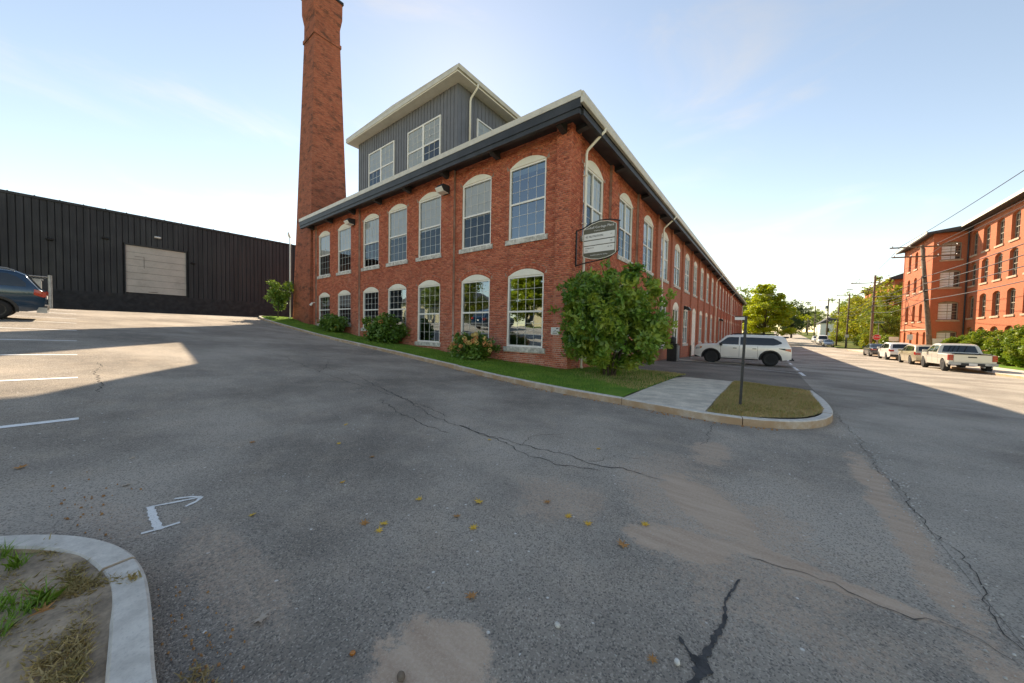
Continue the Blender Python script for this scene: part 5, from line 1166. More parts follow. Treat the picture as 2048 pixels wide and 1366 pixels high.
def sedan(name, label, paint, group=None, rimm=None):
    S = dict(W=1.80, belt=.96, roof=1.44, tumble=.2, xf=1.40, xr=-1.36, rw=.325, ra=.385, round=.09, crown=.025, paint=paint, nf=.2, nr=.15,
             top=[(-2.36, .70), (-2.33, .92), (-2.25, .99), (-1.55, 1.05), (-1.45, 1.07), (-.75, 1.40), (-.45, 1.45), (.0, 1.46), (.3, 1.42), (1.05, 1.02), (1.2, .98), (1.95, .88), (2.25, .76), (2.35, .62), (2.36, .5)],
             bot=[(-2.36, .38), (-2.0, .24), (-1.0, .2), (1.0, .2), (2.0, .22), (2.36, .3)])
    c = Car(name, label, 'car', S, group)
    c.side('front_window', [(.0, 1.0), (.93, .99)], [(.0, 1.37), (.24, 1.36), (.93, 1.02)], MT['carglass']); c.side('rear_window', [(-1.2, 1.05), (-.08, 1.0)], [(-1.2, 1.10), (-.62, 1.36), (-.08, 1.38)], MT['carglass'])
    c.over('windscreen', .34, 1.02, .9, MT['carglass']); c.over('rear_screen', -1.42, -.72, .88, MT['carglass']); c.wheels(rimm or MT['alloy'], 5); c.mirror(.82, .97, paint)
    for sd in (-1, 1): y0, y1 = sorted((sd * .45, sd * .80)); c.box('tail_lamp', (-2.37, y0, .76), (-2.28, y1, .90), MT['tail'])
    c.side('tail_lamp', [(-2.33, .74), (-2.12, .80)], [(-2.33, .90), (-2.12, .93)], MT['tail'], .01, nx=3, nz=2); c.side('head_lamp', [(2.0, .64), (2.26, .60)], [(2.0, .76), (2.26, .70)], MT['head'], .008, nx=3, nz=2)
    c.box('grille', (2.33, -.4, .38), (2.375, .4, .52), MT['plastic']); c.box('number_plate', (-2.385, -.16, .60), (-2.355, .16, .72), MT['sign_white'])
    for sd in (-1, 1): y0, y1 = sorted((sd * .46, sd * .76)); c.box('head_lamp', (2.27, y0, .58), (2.345, y1, .70), MT['head'])
    return c
c = sedan('parked_sedan', 'dark grey sedan parked farthest ahead in the row by the pickup truck', darkp, GR); c.place(15.75, 46.5, pi / 2)
c = sedan('parked_sedan', 'silver sedan parked facing us farther up the street beside a pole', silver, GR); c.place(16.0, 92.5, -pi / 2)
# --- white van up the street ----------------------------------------------------------------
S = dict(W=2.0, belt=1.25, roof=2.3, tumble=.16, xf=1.7, xr=-1.6, rw=.36, ra=.43, round=.10, crown=.03, paint=white, nf=.2, nr=.05,
         top=[(-2.7, 2.0), (-2.66, 2.25), (-2.4, 2.33), (.9, 2.33), (1.3, 2.22), (1.85, 1.36), (2.0, 1.28), (2.45, 1.10), (2.6, .9), (2.64, .6)], bot=[(-2.7, .42), (-2.3, .3), (-1.0, .28), (1.0, .28), (2.2, .3), (2.64, .4)])
c = Car('parked_van', 'white panel van parked behind the silver sedan up the street', 'van', S, GR)
c.side('front_window', [(.75, 1.32), (1.7, 1.32)], [(.75, 2.0), (1.2, 2.0), (1.7, 1.38)], MT['carglass']); c.over('windscreen', 1.33, 1.83, .93, MT['carglass']); c.wheels(MT['steel'], 6); c.mirror(1.6, 1.3, MT['plastic'])
c.box('front_bumper', (2.5, -.85, .34), (2.7, .85, .56), MT['plastic'])
for sd in (-1, 1): y0, y1 = sorted((sd * .62, sd * .88)); c.box('head_lamp', (2.5, y0, .82), (2.62, y1, 1.02), MT['head'])
c.place(16.0, 103.5, -pi / 2)
c = wagon('parked_suv', 'small white SUV at the end of the row up the street, past the van', white, H=.15, group=GR); c.place(16.0, 118, -pi / 2)
# --- dark blue crossover in the lot -------------------------------------------------------------
c = wagon('blue_crossover', 'dark blue crossover parked in the lot at the left edge, only its tail showing', bluep, H=.15, rimm=MT['blackrim']); c.flare(MT['plastic'], .06, .015)
for sd in (-1, 1): mb = MB(); mb.tube([(-1.7, sd * .66, 1.71), (-1.55, sd * .67, 1.78), (.1, sd * .68, 1.81), (.25, sd * .68, 1.75)], .022, 6); mb.build('roof_rail', MT['steel'], c.r)
c.side('sill_trim', [(-.95, .24), (.95, .24)], [(-.95, .40), (.95, .40)], MT['plastic'], .012); c.box('rear_valance', (-2.42, -.82, .3), (-2.2, .82, .5), MT['steel'])
c.place(-15.92, -13.98, -pi / 2)
# ================================================================== POLES, WIRES, SIGNS, BIN
def pole(x, y, h, lean, label, arms, r=.17, lamp=False, drum=False, extra=False):
    z = G(x, y); o = empty('utility_pole', (x, y, z)); tag(o, label, 'pole', 'timber utility poles along the street')
    tx, ty = x + lean[0], y + lean[1]; at = lambda f: Vector((x + (tx - x) * f, y + (ty - y) * f, z + h * f))
    mb = MB(); mb.tube([at(0) - Vector((0, 0, .4)), at(.3), at(.6), at(1)], [r, r * .92, r * .8, r * .68], 10); mb.build('shaft', MT['wood'], o, True)
    for (fz, L, off, rot) in arms:
        p = at(fz); d = Vector((cos(rot), sin(rot), 0)); mb = MB(); mb.bar(p + d * (off - L / 2) + Vector((0, -.14, 0)), p + d * (off + L / 2) + Vector((0, -.14, 0)), .10, .12); a = mb.build('crossarm', MT['wood'], o)
        ins = MB()
        for k in (-.46, -.2, .2, .46): q = p + d * (off + L * k) + Vector((0, -.14, .06)); ins.lathe([(.035, 0), (.05, .05), (.03, .09), (.045, .13), (.01, .16)], 8, q)
        ins.build('insulator', MT['steel'], a)
    if drum:
        p = at(.80); mb = MB(); mb.lathe([(.25, -.45), (.27, -.40), (.27, .40), (.24, .46), (.05, .5)], 14, p + Vector((-.42, -.1, 0))); mb.build('transformer', MT['steel'], o, True)
    if lamp:
        p = at(.78); mb = MB(); mb.tube([p, p + Vector((-.8, -.2, .35)), p + Vector((-2.6, -.5, .5))], .035, 6); a = mb.build('lamp_arm', MT['steel'], o); q = p + Vector((-2.6, -.5, .5)); hd = MB(); hd.hexa([q + Vector(v) for v in ((-.7, -.14, -.06), (.1, -.1, -.05), (.1, .1, -.05), (-.7, .14, -.06), (-.62, -.09, .06), (.1, -.06, .05), (.1, .06, .05), (-.62, .09, .06))]); hd.build('lamp_head', MT['steel'], a)
    if extra:
        for fz in (.52, .60, .72): p = at(fz); mb = MB(); mb.box((p.x - .2, p.y - .26, p.z - .1), (p.x + .06, p.y - .12, p.z + .1)); mb.build('cable_box', MT['plastic'], o)
    return o, at
PL = []
PL.append(pole(18.5, 41.0, 11.6, (-.9, .5), 'leaning timber utility pole with two crossarms in front of the brick factory', [(.985, 5.2, .1, .3), (.90, 5.0, .1, .3)], .21, extra=True))
PL.append(pole(18.5, 67.0, 12.2, (.15, .2), 'timber utility pole with a street lamp arm beside the stop sign', [(.90, 3.4, -1.1, .15)], .19, lamp=True, extra=True))
PL.append(pole(18.4, 88.5, 11.4, (.2, .3), 'pale timber utility pole standing beside the silver sedan', [(.965, 4.2, 0, .1)], .18))
PL.append(pole(18.5, 103, 11.4, (.2, .2), 'thin timber utility pole just past the white van', [(.97, 3.0, .5, .1)], .16))
PL.append(pole(18.5, 122, 12.6, (.1, .2), 'double-armed timber utility pole with transformers in front of the white house', [(.96, 4.4, 0, .1), (.90, 4.0, 0, .1)], .22, drum=True))
PL.append(pole(18.6, 160, 12.0, (.1, .2), 'distant timber utility pole left of the white house', [(.97, 3.6, 0, .1)], .2))
PL.append(pole(18.6, 190, 8.8, (.1, .2), 'farthest timber utility pole down the street', [(.97, 2.0, 0, .1)], .2))
wr = empty('overhead_wires', (18.5, 41, 8)); tag(wr, 'bundle of overhead utility wires strung from pole to pole along the street', 'wire')
def wire(a, b, sag, r=.016, n=14, nm='wire'):
    a = Vector(a); b = Vector(b); mb = MB(); pts = []
    for k in range(n + 1): t = k / n; p = a.lerp(b, t); p.z -= sag * 4 * t * (1 - t); pts.append(p)
    mb.tube(pts, r, 5); mb.build(nm, MT['wire'], wr)
near = Vector((18.5, -2, .1))
tops = [p[1] for p in PL]
for i in range(len(tops) - 1):
    for fz, ox in ((.985, -1.5), (.985, 1.5), (.88, .9)) if i < 6 else (): wire(tops[i](fz) + Vector((ox, -.1, .2)), tops[i + 1](.96) + Vector((ox * .8, -.1, .25)), .5, .022)
    for fz in (.52, .60, .66, .72): wire(tops[i](fz) + Vector((-.12, -.15, 0)), tops[i + 1](fz) + Vector((-.12, -.15, 0)), .55, .034)
for fz in (.52, .60, .66, .72): wire(tops[0](fz) + Vector((-.12, -.15, 0)), (18.5, 2, 11.4 * fz + .2), .5, .034)
for ox in (-1.5, 1.5, .9): wire(tops[0](.985) + Vector((ox, -.1, .2)), (18.5 + ox, 2, 11.6), .4, .022)
for dz in (0, .35): wire(tops[1](.93) + Vector((-1.5, 0, dz)), (-6, 120, 13.4 + dz), .7, .03, nm='cross_wire')
wire(tops[5](.9), (-2, 175, 10.6), .2, .05, nm='cross_wire'); wire(tops[5](.8), (-4, 150, 9.0), .3, .02, nm='cross_wire')
for fz in (.6, .72): wire(tops[1](fz), (21.5, 58, 7.6), .2, .018, nm='service_wire')
# street-name post on the verge
z = float(Vz(5.43, -2.96)); sp_ = empty('sign_post', (5.43, -2.96, z)); tag(sp_, 'dark steel post with a narrow sign plate standing in the grass verge', 'sign')
mb = MB(); top_ = Vector((5.465, -2.96, 1.86)); mb.bar((5.425, -2.96, z - .2), top_, .045, .03, (0, 1, 0)); mb.build('post', MT['charcoal_l'] if 'charcoal_l' in MT else MT['charcoal'], sp_)
mb = MB()
for k in range(14):
    q = Vector((5.425, -2.96, z)).lerp(top_, .06 + k * .066); mb.box((q.x - .007, q.y - .0175, q.z - .01), (q.x + .007, q.y - .0152, q.z + .01))
mb.build('punched_hole', MT['crack'], sp_)
MB().box((5.445 - .16, -2.985, 1.785), (5.445 + .0, -2.976, 1.84)).build('plate', MT['sign_white'], sp_); MB().box((5.445 - .16, -2.985, 1.846), (5.46, -2.972, 1.862)).build('cap_rail', MT['charcoal'], sp_)
# waste bin with ash tray by the entrance
bz = G(.65, 13.35); bn = empty('litter_bin', (.65, 13.35, bz)); tag(bn, 'tall black square litter bin standing by the mill entrance', 'bin')
MB().box((.40, 13.05, bz), (.98, 13.65, bz + 1.12)).build('body', MT['blackmetal'], bn); MB().box((.38, 13.03, bz + 1.121), (1.0, 13.67, bz + 1.17)).build('rim', MT['blackmetal'], bn); MB().box((.99, 13.1, bz + .05), (1.06, 13.62, bz + 1.05)).build('side_panel', MT['steel'], bn)
mb = MB(); mb.lathe([(.16, 0), (.19, .03), (.19, .34), (.15, .40), (.02, .44)], 14, (.7, 13.35, bz + 1.175)); mb.build('hood', MT['plastic'], bn, True)
# slim drain pipe / bollard at the pilaster
bo_ = empty('bollard', (.45, 21.0, G(.45, 21))); tag(bo_, 'slim rusty bollard beside the white door in front of the SUV', 'bollard'); mb = MB(); mb.lathe([(.075, 0), (.075, .98), (.06, 1.04), (.02, 1.06)], 12, (.45, 21.0, G(.45, 21))); mb.build('tube', MT['wood'], bo_, True); mb = MB(); mb.lathe([(.13, 0), (.13, .03), (.08, .05)], 12, (.45, 21.0, G(.45, 21))); mb.build('collar', MT['steel'], bo_)
# dome lamps over the doors
for (y, zz, lab) in ((20.6, 3.55, 'black hooded lamp over the window next to the white door'), (45.0, 3.45, 'dark gabled hood over the far street door')):
    r = empty('entry_lamp', (0, y, zz)); tag(r, lab, 'lamp'); mb = MB(); mb.prism([(0, 0), (.42, -.16), (.46, -.02), (.3, .18), (0, .28)], lambda x, z_, d: (-.02 + x, y + d, zz + z_), -.32, .32); mb.build('hood', MT['blackmetal'], r); MB().box((-.09, y - .12, zz - .05), (-.019, y + .12, zz + .2)).build('mount', MT['blackmetal'], r)
# stop sign and other street signs
sx, sy = 18.0, 60.3; z = G(sx, sy) + .13; st = empty('stop_sign', (sx, sy, z)); tag(st, 'red octagonal stop sign in front of the parked cars', 'sign')
mb = MB(); mb.tube([(sx, sy, z - .3), (sx, sy, z + 2.6)], .04, 8); mb.build('post', MT['steel'], st)
cz = z + 2.15; oc = [(sx + .41 * cos(pi / 8 + k * pi / 4), cz + .41 * sin(pi / 8 + k * pi / 4)) for k in range(8)]; oc2 = [(sx + (u - sx) * 1.07, cz + (v - cz) * 1.07) for u, v in oc]
fO = lambda u, v, d: (u, sy - d, v)
mb = MB(); mb.prism(oc2, fO, .045, .055); bd = mb.build('border', MT['sign_white'], st); mb = MB(); mb.prism(oc, fO, .056, .062); fc_ = mb.build('face', MT['red'], st)
def text3(body, size, loc, mat, parent, rz=0):
    cu = bpy.data.curves.new('t', 'FONT'); cu.body = body; cu.size = size; cu.align_x = 'CENTER'; cu.align_y = 'CENTER'; cu.extrude = .002; cu.resolution_u = 2
    to = bpy.data.objects.new('t', cu); COL.objects.link(to); bpy.context.view_layer.update()
    me = bpy.data.meshes.new_from_object(to.evaluated_get(bpy.context.evaluated_depsgraph_get())); bpy.data.objects.remove(to)
    off = Vector((0, 0, 0)); p = parent
    while p is not None: off += p.location; p = p.parent
    me.transform(Matrix.Translation(Vector(loc) - off) @ Matrix.Rotation(rz, 4, 'Z') @ Matrix.Rotation(pi / 2, 4, 'X')); me.materials.clear(); return mkobj('lettering', me, mat, parent)
text3('STOP', .30, (sx, sy - .066, cz), MT['sign_white'], fc_)
def flat_sign(name, x, y, w, h, zc, lab, m, post=True, letters=None):
    z = G(x, y) + .13; r = empty(name, (x, y, z)); tag(r, lab, 'sign')
    if post: mb = MB(); mb.tube([(x, y, z - .3), (x, y, z + zc + h / 2)], .035, 8); mb.build('post', MT['steel'], r)
    pl = MB().box((x - w / 2, y - .06, z + zc - h / 2), (x + w / 2, y - .04, z + zc + h / 2)).build('plate', MT[m], r)
    e = MB(); 
    for (a, b) in (((-w / 2, -h / 2), (w / 2, -h / 2)), ((w / 2, -h / 2), (w / 2, h / 2)), ((w / 2, h / 2), (-w / 2, h / 2)), ((-w / 2, h / 2), (-w / 2, -h / 2))): e.bar((x + a[0], y - .062, z + zc + a[1]), (x + b[0], y - .062, z + zc + b[1]), .02, .02)
    e.build('frame', MT['sign_white'], r)
    return r
flat_sign('street_sign', 18.3, 61.3, 1.1, .22, 4.35, 'green street-name sign on a pole above the stop sign', 'green_sign')
flat_sign('notice_board', 20.0, 62.0, .95, .62, 1.95, 'white notice board on posts between the stop sign and the brick tower', 'sign_white')
flat_sign('parking_sign', 18.4, 47.4, .42, .6, 2.2, 'small white parking sign on a post in front of the brick tower', 'sign_white')
flat_sign('lawn_sign', 20.2, 47.0, 1.2, .95, 1.6, 'square pale sign board at the foot of the brick tower', 'sign_white')
flat_sign('yield_sign', 18.2, 86.5, .6, .6, 2.3, 'pale diamond-shaped sign beside the pole with the silver sedan', 'sign_white')
# ================================================================== VEGETATION
def leaves(C_, R_, per, L, Wd, rg, droop=.0, flat=.5, jitter=.35, squash=.8):
    """leaf rhombs gathered in clumps; C_ (n,3) centres, R_ (n,) radii"""
    C_ = np.asarray(C_, float); R_ = np.asarray(R_, float); n = len(C_) * per
    c = np.repeat(C_, per, 0); r = np.repeat(R_, per)
    d = rg.normal(size=(n, 3)); d /= np.linalg.norm(d, axis=1)[:, None]
    rad = r * rg.random(n) ** .45
    p = c + d * rad[:, None] * np.array([1, 1, squash])
    # leaf axis: outward and a little down; normal tends up
    ax = d + rg.normal(size=(n, 3)) * .7; ax[:, 2] -= droop; ax /= np.linalg.norm(ax, axis=1)[:, None]
    nn = rg.normal(size=(n, 3)) * (1 - flat) + np.array([0, 0, flat]); nn += d * .5
    sd = np.cross(ax, nn); sd /= np.linalg.norm(sd, axis=1)[:, None] + 1e-9
    l = L * (1 + jitter * rg.normal(size=n)).clip(.4, 1.8); w = Wd * (1 + jitter * rg.normal(size=n)).clip(.4, 1.8)
    up = np.cross(sd, ax)
    v = np.stack([p - ax * (l / 2)[:, None], p + sd * (w / 2)[:, None] + up * (w * .12)[:, None], p + ax * (l / 2)[:, None], p - sd * (w / 2)[:, None] + up * (w * .12)[:, None]], 1)
    return v.reshape(-1, 3)
def leafF(n): return np.arange(n * 4).reshape(-1, 4)
def clumps(n, rx, ry, rz, rg, lo=.35, top=1.0, shape='round', noise=.22):
    out = []
    while len(out) < n:
        d = rg.normal(size=3); d /= np.linalg.norm(d); q = lo + (1 - lo) * rg.random() ** .6
        p = d * q * (1 + noise * rg.normal())
        if shape == 'cone':
            h = (p[2] + 1) / 2
            if h < 0 or h > 1.1: continue
            k = min(1., 1.25 * (1 - h) ** .75 + .12); p[0] *= k * 1.1; p[1] *= k * 1.1
        if p[2] < -.95: continue
        out.append((p[0] * rx, p[1] * ry, p[2] * rz))
    return np.array(out)
def tree_mesh(seed, H, trunk_h, rx, rz, ncl, per, L, Wd, clr, shape='round', flat=.45, tr=.2, squash=.8):
    rg = np.random.default_rng(seed); cz = H - rz
    cl = clumps(ncl, rx, rx, rz, rg, shape=shape); cl[:, 2] += cz; cl = cl[cl[:, 2] > trunk_h * .7]
    R_ = clr * (.65 + .7 * rg.random(len(cl))); V = leaves(cl, R_, per, L, Wd, rg, .15, flat, squash=squash)
    mb = MB(); mb.tube([(0, 0, -.4), (.03, .02, trunk_h * .5), (.0, .05, trunk_h), (.06, 0, cz), (0, 0, H - rz * .5)], [tr * 1.25, tr, tr * .85, tr * .5, tr * .15], 9)
    for k in rg.choice(len(cl), min(16, len(cl)), replace=False):
        e = Vector(cl[k]); s = Vector((0, 0, trunk_h + (e.z - trunk_h) * .35 if e.z > trunk_h else trunk_h * .9)); m = s.lerp(e, .5) + Vector((0, 0, .25)); mb.tube([s, m, e], [tr * .38, tr * .24, tr * .08], 5)
    return V, mb
_tm = {}
def tree(name, x, y, kind, label, scale=1.0, rz=0., group=None, cat='tree', z=None, sxy=1.0):
    o = empty(name, (x, y, (G(x, y) if z is None else z))); tag(o, label, cat, group)
    if kind not in _tm:
        a = KINDS[kind]; V, mb = tree_mesh(*a['args'], **a.get('kw', {})); t = empty('tmp'); cr = quadmesh('crown', V, leafF(len(V) // 4), MT[a['mat']], t); tk = mb.build('trunk', MT['bark'], t, True); _tm[kind] = (cr.data, tk.data); bpy.data.objects.remove(cr); bpy.data.objects.remove(tk); bpy.data.objects.remove(t)
    for nm, me in zip(('crown', 'trunk'), _tm[kind]):
        c = bpy.data.objects.new(nm, me); COL.objects.link(c); c.parent = o
    o.scale = (scale * sxy, scale * sxy, scale); o.rotation_euler = (0, 0, rz); return o
KINDS = {
 'maple': dict(args=(11, 14.2, 1.6, 5.6, 6.6, 190, 140, .34, .26, 1.05), mat='leaf_maple', kw=dict(shape='cone', tr=.28, squash=.55, flat=.6)),
 'oak': dict(args=(12, 13.0, 2.5, 4.6, 5.3, 120, 80, .32, .22, .95), mat='leaf_green', kw=dict(tr=.3)),
 'turn': dict(args=(13, 11.5, 1.6, 4.4, 5.2, 120, 85, .32, .22, .95), mat='leaf_turn', kw=dict(tr=.26)),
 'dark': dict(args=(14, 12.5, 1.5, 4.8, 5.6, 110, 80, .4, .26, 1.1), mat='leaf_dark', kw=dict(tr=.3)),
 'thin': dict(args=(15, 14.0, 4.0, 3.6, 4.2, 46, 60, .34, .22, .9), mat='leaf_green', kw=dict(tr=.2)),
}
tree('maple_tree', 4.3, 99.0, 'maple', 'bright yellow-green maple at the far end of the mill', 1.12, .6)
tree('leafy_tree', -1.5, 108.0, 'thin', 'thin sparse tree rising behind the maple next to the mill roof', 1.15, .3)
tree('leafy_tree', .5, 116.0, 'dark', 'dark green tree directly behind the yellow-green maple', 1.05, 1.3)
tree('dark_tree', 11.6, 150.0, 'dark', 'dark evergreen tree right of the maple at the street end', 1.1, .4, sxy=.95)
tree('dark_tree', 12.5, 196.0, 'dark', 'low dark tree farther down the street beyond the maple', .8, 2.1)
tree('street_tree', 22.8, 82.0, 'turn', 'yellow and green tree beside the brick tower wall', 1.08, .2)
tree('street_tree', 21.4, 73.5, 'oak', 'small green tree at the corner by the stop sign', .62, 1.7)
tree('street_tree', 22.2, 93.0, 'turn', 'yellowing tree behind the pale pole with the silver sedan', .95, 2.4)
tree('street_tree', 22.6, 106.0, 'turn', 'tall yellow-green tree left of the rear brick mill block', 1.0, 4.0)
tree('street_tree', 25.5, 122.0, 'oak', 'large green tree above the white van', 1.02, .9)
tree('street_tree', 26.5, 138.0, 'oak', 'dark green tree behind the thin utility pole', 1.1, 2.9)
tree('street_tree', 29.0, 158.0, 'turn', 'light green tree just right of the white house', .95, 5.1)
tree('far_tree', 17.2, 205.0, 'thin', 'sparse tree standing just left of the white house', .7, .5)
tree('far_tree', 25.0, 222.0, 'oak', 'distant green tree left of the white house', 1.0, 1.1)
tree('far_tree', 17.0, 250.0, 'oak', 'hazy distant tree at the top of the street', 1.1, 3.1)
tree('far_tree', 9.0, 262.0, 'thin', 'distant tree closing the street, left of the others', 1.1, 4.1)
tree('far_tree', 24.0, 285.0, 'dark', 'farthest dark tree above the top of the street', 1.3, 4.6)
tree('far_tree', 3.0, 235.0, 'dark', 'distant dark tree behind the low dark tree', 1.0, .6)
# mirrored in the windows, behind the camera
tree('yard_tree', -25.5, -33.0, 'maple', 'yellow-green tree mirrored in the ground-floor window nearest the corner', .72, .2)
tree('yard_tree', -31.5, -25.0, 'turn', 'yellowing tree mirrored in the second ground-floor window', .72, 1.2)
tree('yard_tree', -20.0, -36.0, 'oak', 'green tree mirrored in the nearest tall window beside the pale house', .8, 2.2)
tree('yard_tree', -38.0, -24.5, 'oak', 'green tree mirrored in the third ground-floor window before the cream building', .55, 3.2)
# --- the big bush at the mill corner ------------------------------------------------
rg = np.random.default_rng(5)
bx_, by_ = 1.68, -.2; bzz = float(Lz(bx_, by_)); bush = empty('large_bush', (bx_, by_, bzz)); tag(bush, 'large rounded green bush at the brick corner below the hanging sign', 'bush')
cl = clumps(185, 1.62, 1.62, 1.68, rg, lo=.4, noise=.16); cl[:, 2] += 1.78; cl = cl[cl[:, 2] > .25]
low = cl[:, 2] < .9; cl[low, :2] *= .82
V = leaves(cl + np.array([bx_, by_, bzz]), .30 * (.6 + .8 * rg.random(len(cl))), 165, .16, .07, rg, .1, .25, jitter=.55)
sp2 = clumps(90, 1.82, 1.82, 1.86, rg, lo=.85, noise=.06); sp2[:, 2] += 1.78; sp2 = sp2[sp2[:, 2] > .5]
V2 = leaves(sp2 + np.array([bx_, by_, bzz]), np.full(len(sp2), .20), 30, .17, .07, rg, -.2, .2)
Vb = np.concatenate([V, V2]); quadmesh('foliage', Vb, leafF(len(Vb) // 4), MT['leaf_bush'], bush)
mb = MB()
for k in range(9):
    a = k * .7; e = Vector((bx_ + cos(a) * .75, by_ + sin(a) * .75, bzz + 1.6 + .5 * (k % 3))); s = Vector((bx_ + cos(a) * .13, by_ + sin(a) * .13, bzz - .1)); mb.tube([s, s.lerp(e, .45) + Vector((0, 0, .25)), e], [.045, .032, .012], 6)
mb.build('stem', MT['bark'], bush, True)
# --- low shrubs along the end wall -----------------------------------------------------
def shrub(x, y, rx, h, label, name='shrub', seed=1, flowers=0, mat='leaf_shrub', n=55, per=70, L=.13, Wd=.085):
    rg = np.random.default_rng(seed); z = float(Lz(x, y)) - .03; o = empty(name, (x, y, z)); tag(o, label, 'shrub')
    cl = clumps(n, rx, rx * .8, h * .55, rg, lo=.3, noise=.12); cl[:, 2] += h * .48; cl = cl[cl[:, 2] > .08]
    V = leaves(cl + np.array([x, y, z]), rx * .30 * (.6 + .7 * rg.random(len(cl))), per, L, Wd, rg, .2, .5); quadmesh('foliage', V, leafF(len(V) // 4), MT[mat], o)
    mb = MB()
    for k in range(6): a = k * 1.05; mb.tube([(x, y, z - .05), (x + cos(a) * rx * .3, y + sin(a) * rx * .3, z + h * .35), (x + cos(a) * rx * .6, y + sin(a) * rx * .5, z + h * .65)], [.02, .014, .006], 5)
    mb.build('stem', MT['bark'], o)
    if flowers:
        for k in range(flowers):
            d = rg.normal(size=3); d[1] = -abs(d[1]) * .9; d[2] = abs(d[2]) * .9 - .1; d /= np.linalg.norm(d); c = Vector((x + d[0] * rx * 1.02, y + d[1] * rx * .9, z + h * .48 + d[2] * h * .56)); r = .10 + .045 * rg.random(); mbf = MB()
            for q in range(40):
                e = rg.normal(size=3); e /= np.linalg.norm(e); p = c + Vector(e) * r * .8; s1 = Vector(rg.normal(size=3)).normalized() * .030; s2 = Vector(e).cross(s1).normalized() * .030; s1 = s2.cross(Vector(e)).normalized() * .03
                mbf.quad(p - s1, p - s2, p + s1, p + s2)
            mbf.build('flower_head', MT['flower'] if rg.random() < .55 else MT['flower2'], o, fix=False)
    return o
shrub(-3.75, -.95, .95, 1.05, 'hydrangea shrub with faded orange-brown flower heads under the second window', 'hydrangea', 3, 34)
shrub(-10.6, -.75, 1.05, 1.35, 'rounded leafy green shrub in front of the middle ground-floor windows', 'shrub', 4, 3, n=70, per=80, L=.17, Wd=.11)
shrub(-16.7, -.75, .95, .95, 'low dark green shrub nearest the chimney end of the wall', 'shrub', 6, 0, n=60, per=70, L=.16, Wd=.10)
rg = np.random.default_rng(9)
z = G(-24.6, -1.3) + .08; tt = empty('young_tree', (-24.6, -1.3, z)); tag(tt, 'young bushy tree standing by the chimney base on the grass', 'tree')
cl = clumps(40, .85, .85, 1.05, rg, lo=.3, noise=.25); cl[:, 2] += 1.75; V = leaves(cl + np.array([-24.6, -1.3, z]), np.full(len(cl), .32), 60, .2, .09, rg, .1, .35); quadmesh('crown', V, leafF(len(V) // 4), MT['leaf_shrub'], tt)
mb = MB(); mb.tube([(-24.6, -1.3, z - .1), (-24.55, -1.3, z + .9), (-24.6, -1.25, z + 2.0)], [.05, .04, .015], 7); mb.build('trunk', MT['bark'], tt, True)
# --- hedge bushes in front of the brick factory ------------------------------------------
HB = [(20.4, 41.6, 1.35, 2.5, 'clipped hedge bush nearest the leaning pole'), (20.9, 37.6, 1.6, 3.0, 'tall clipped hedge bush, second from the leaning pole'), (20.9, 34.0, 1.5, 2.6, 'rounded hedge bush in the middle of the hedge row'), (20.8, 31.2, 1.5, 3.2, 'large rounded hedge bush at the right picture edge'), (20.8, 28.0, 1.6, 3.2, 'clipped hedge bush cut off by the right picture edge'), (21.3, 44.3, 1.2, 2.3, 'low hedge bush half hidden behind the leaning pole'), (21.2, 47.5, 1.1, 2.2, 'small hedge bush at the foot of the brick return wall')]
for k, (x, y, r, h, lab) in enumerate(HB):
    rg = np.random.default_rng(30 + k); z = G(x, y) + .1; o = empty('hedge_bush', (x, y, z)); tag(o, lab, 'bush', 'clipped bushes before the brick factory')
    cl = clumps(95, r * .85, r * .85, h * .44, rg, lo=.75, noise=.04); cl[:, 2] += h * .5; cl = cl[cl[:, 2] > .1]
    V = leaves(cl + np.array([x, y, z]), np.full(len(cl), r * .21), 110, .13, .09, rg, .1, .3); quadmesh('foliage', V, leafF(len(V) // 4), MT['leaf_hedge'], o)
    mb = MB()
    for q in range(4): a = q * 1.6; mb.tube([(x, y, z - .2), (x + cos(a) * r * .5, y + sin(a) * r * .5, z + h * .6)], [.06, .02], 5)
    mb.build('stem', MT['bark'], o)
# low scrub by the far trees
for k, (x, y, r, h, lab) in enumerate([(21.0, 69.2, 1.3, 2.4, 'dense green shrub under the yellow tree by the tower'), (20.6, 80.5, 1.6, 3.0, 'dense yellow-green shrub mass behind the stop sign'), (20.8, 86.0, 1.6, 2.8, 'green shrub behind the pole across the side street'), (21.2, 128.0, 1.8, 2.6, 'green shrub beside the far utility pole'), (13.5, 232.0, 2.2, 2.4, 'yellow-green shrub at the bend of the street')]):
    rg = np.random.default_rng(60 + k); z = G(x, y); o = empty('roadside_shrub', (x, y, z)); tag(o, lab, 'shrub')
    cl = clumps(45, r, r, h * .5, rg, lo=.4, noise=.12); cl[:, 2] += h * .5; V = leaves(cl + np.array([x, y, z]), np.full(len(cl), r * .35), 60, .24, .17, rg); quadmesh('foliage', V, leafF(len(V) // 4), MT['leaf_turn' if k % 2 else 'leaf_green'], o); mb = MB(); mb.tube([(x, y, z - .2), (x, y, z + h * .7)], [.08, .02], 5); mb.build('stem', MT['bark'], o)
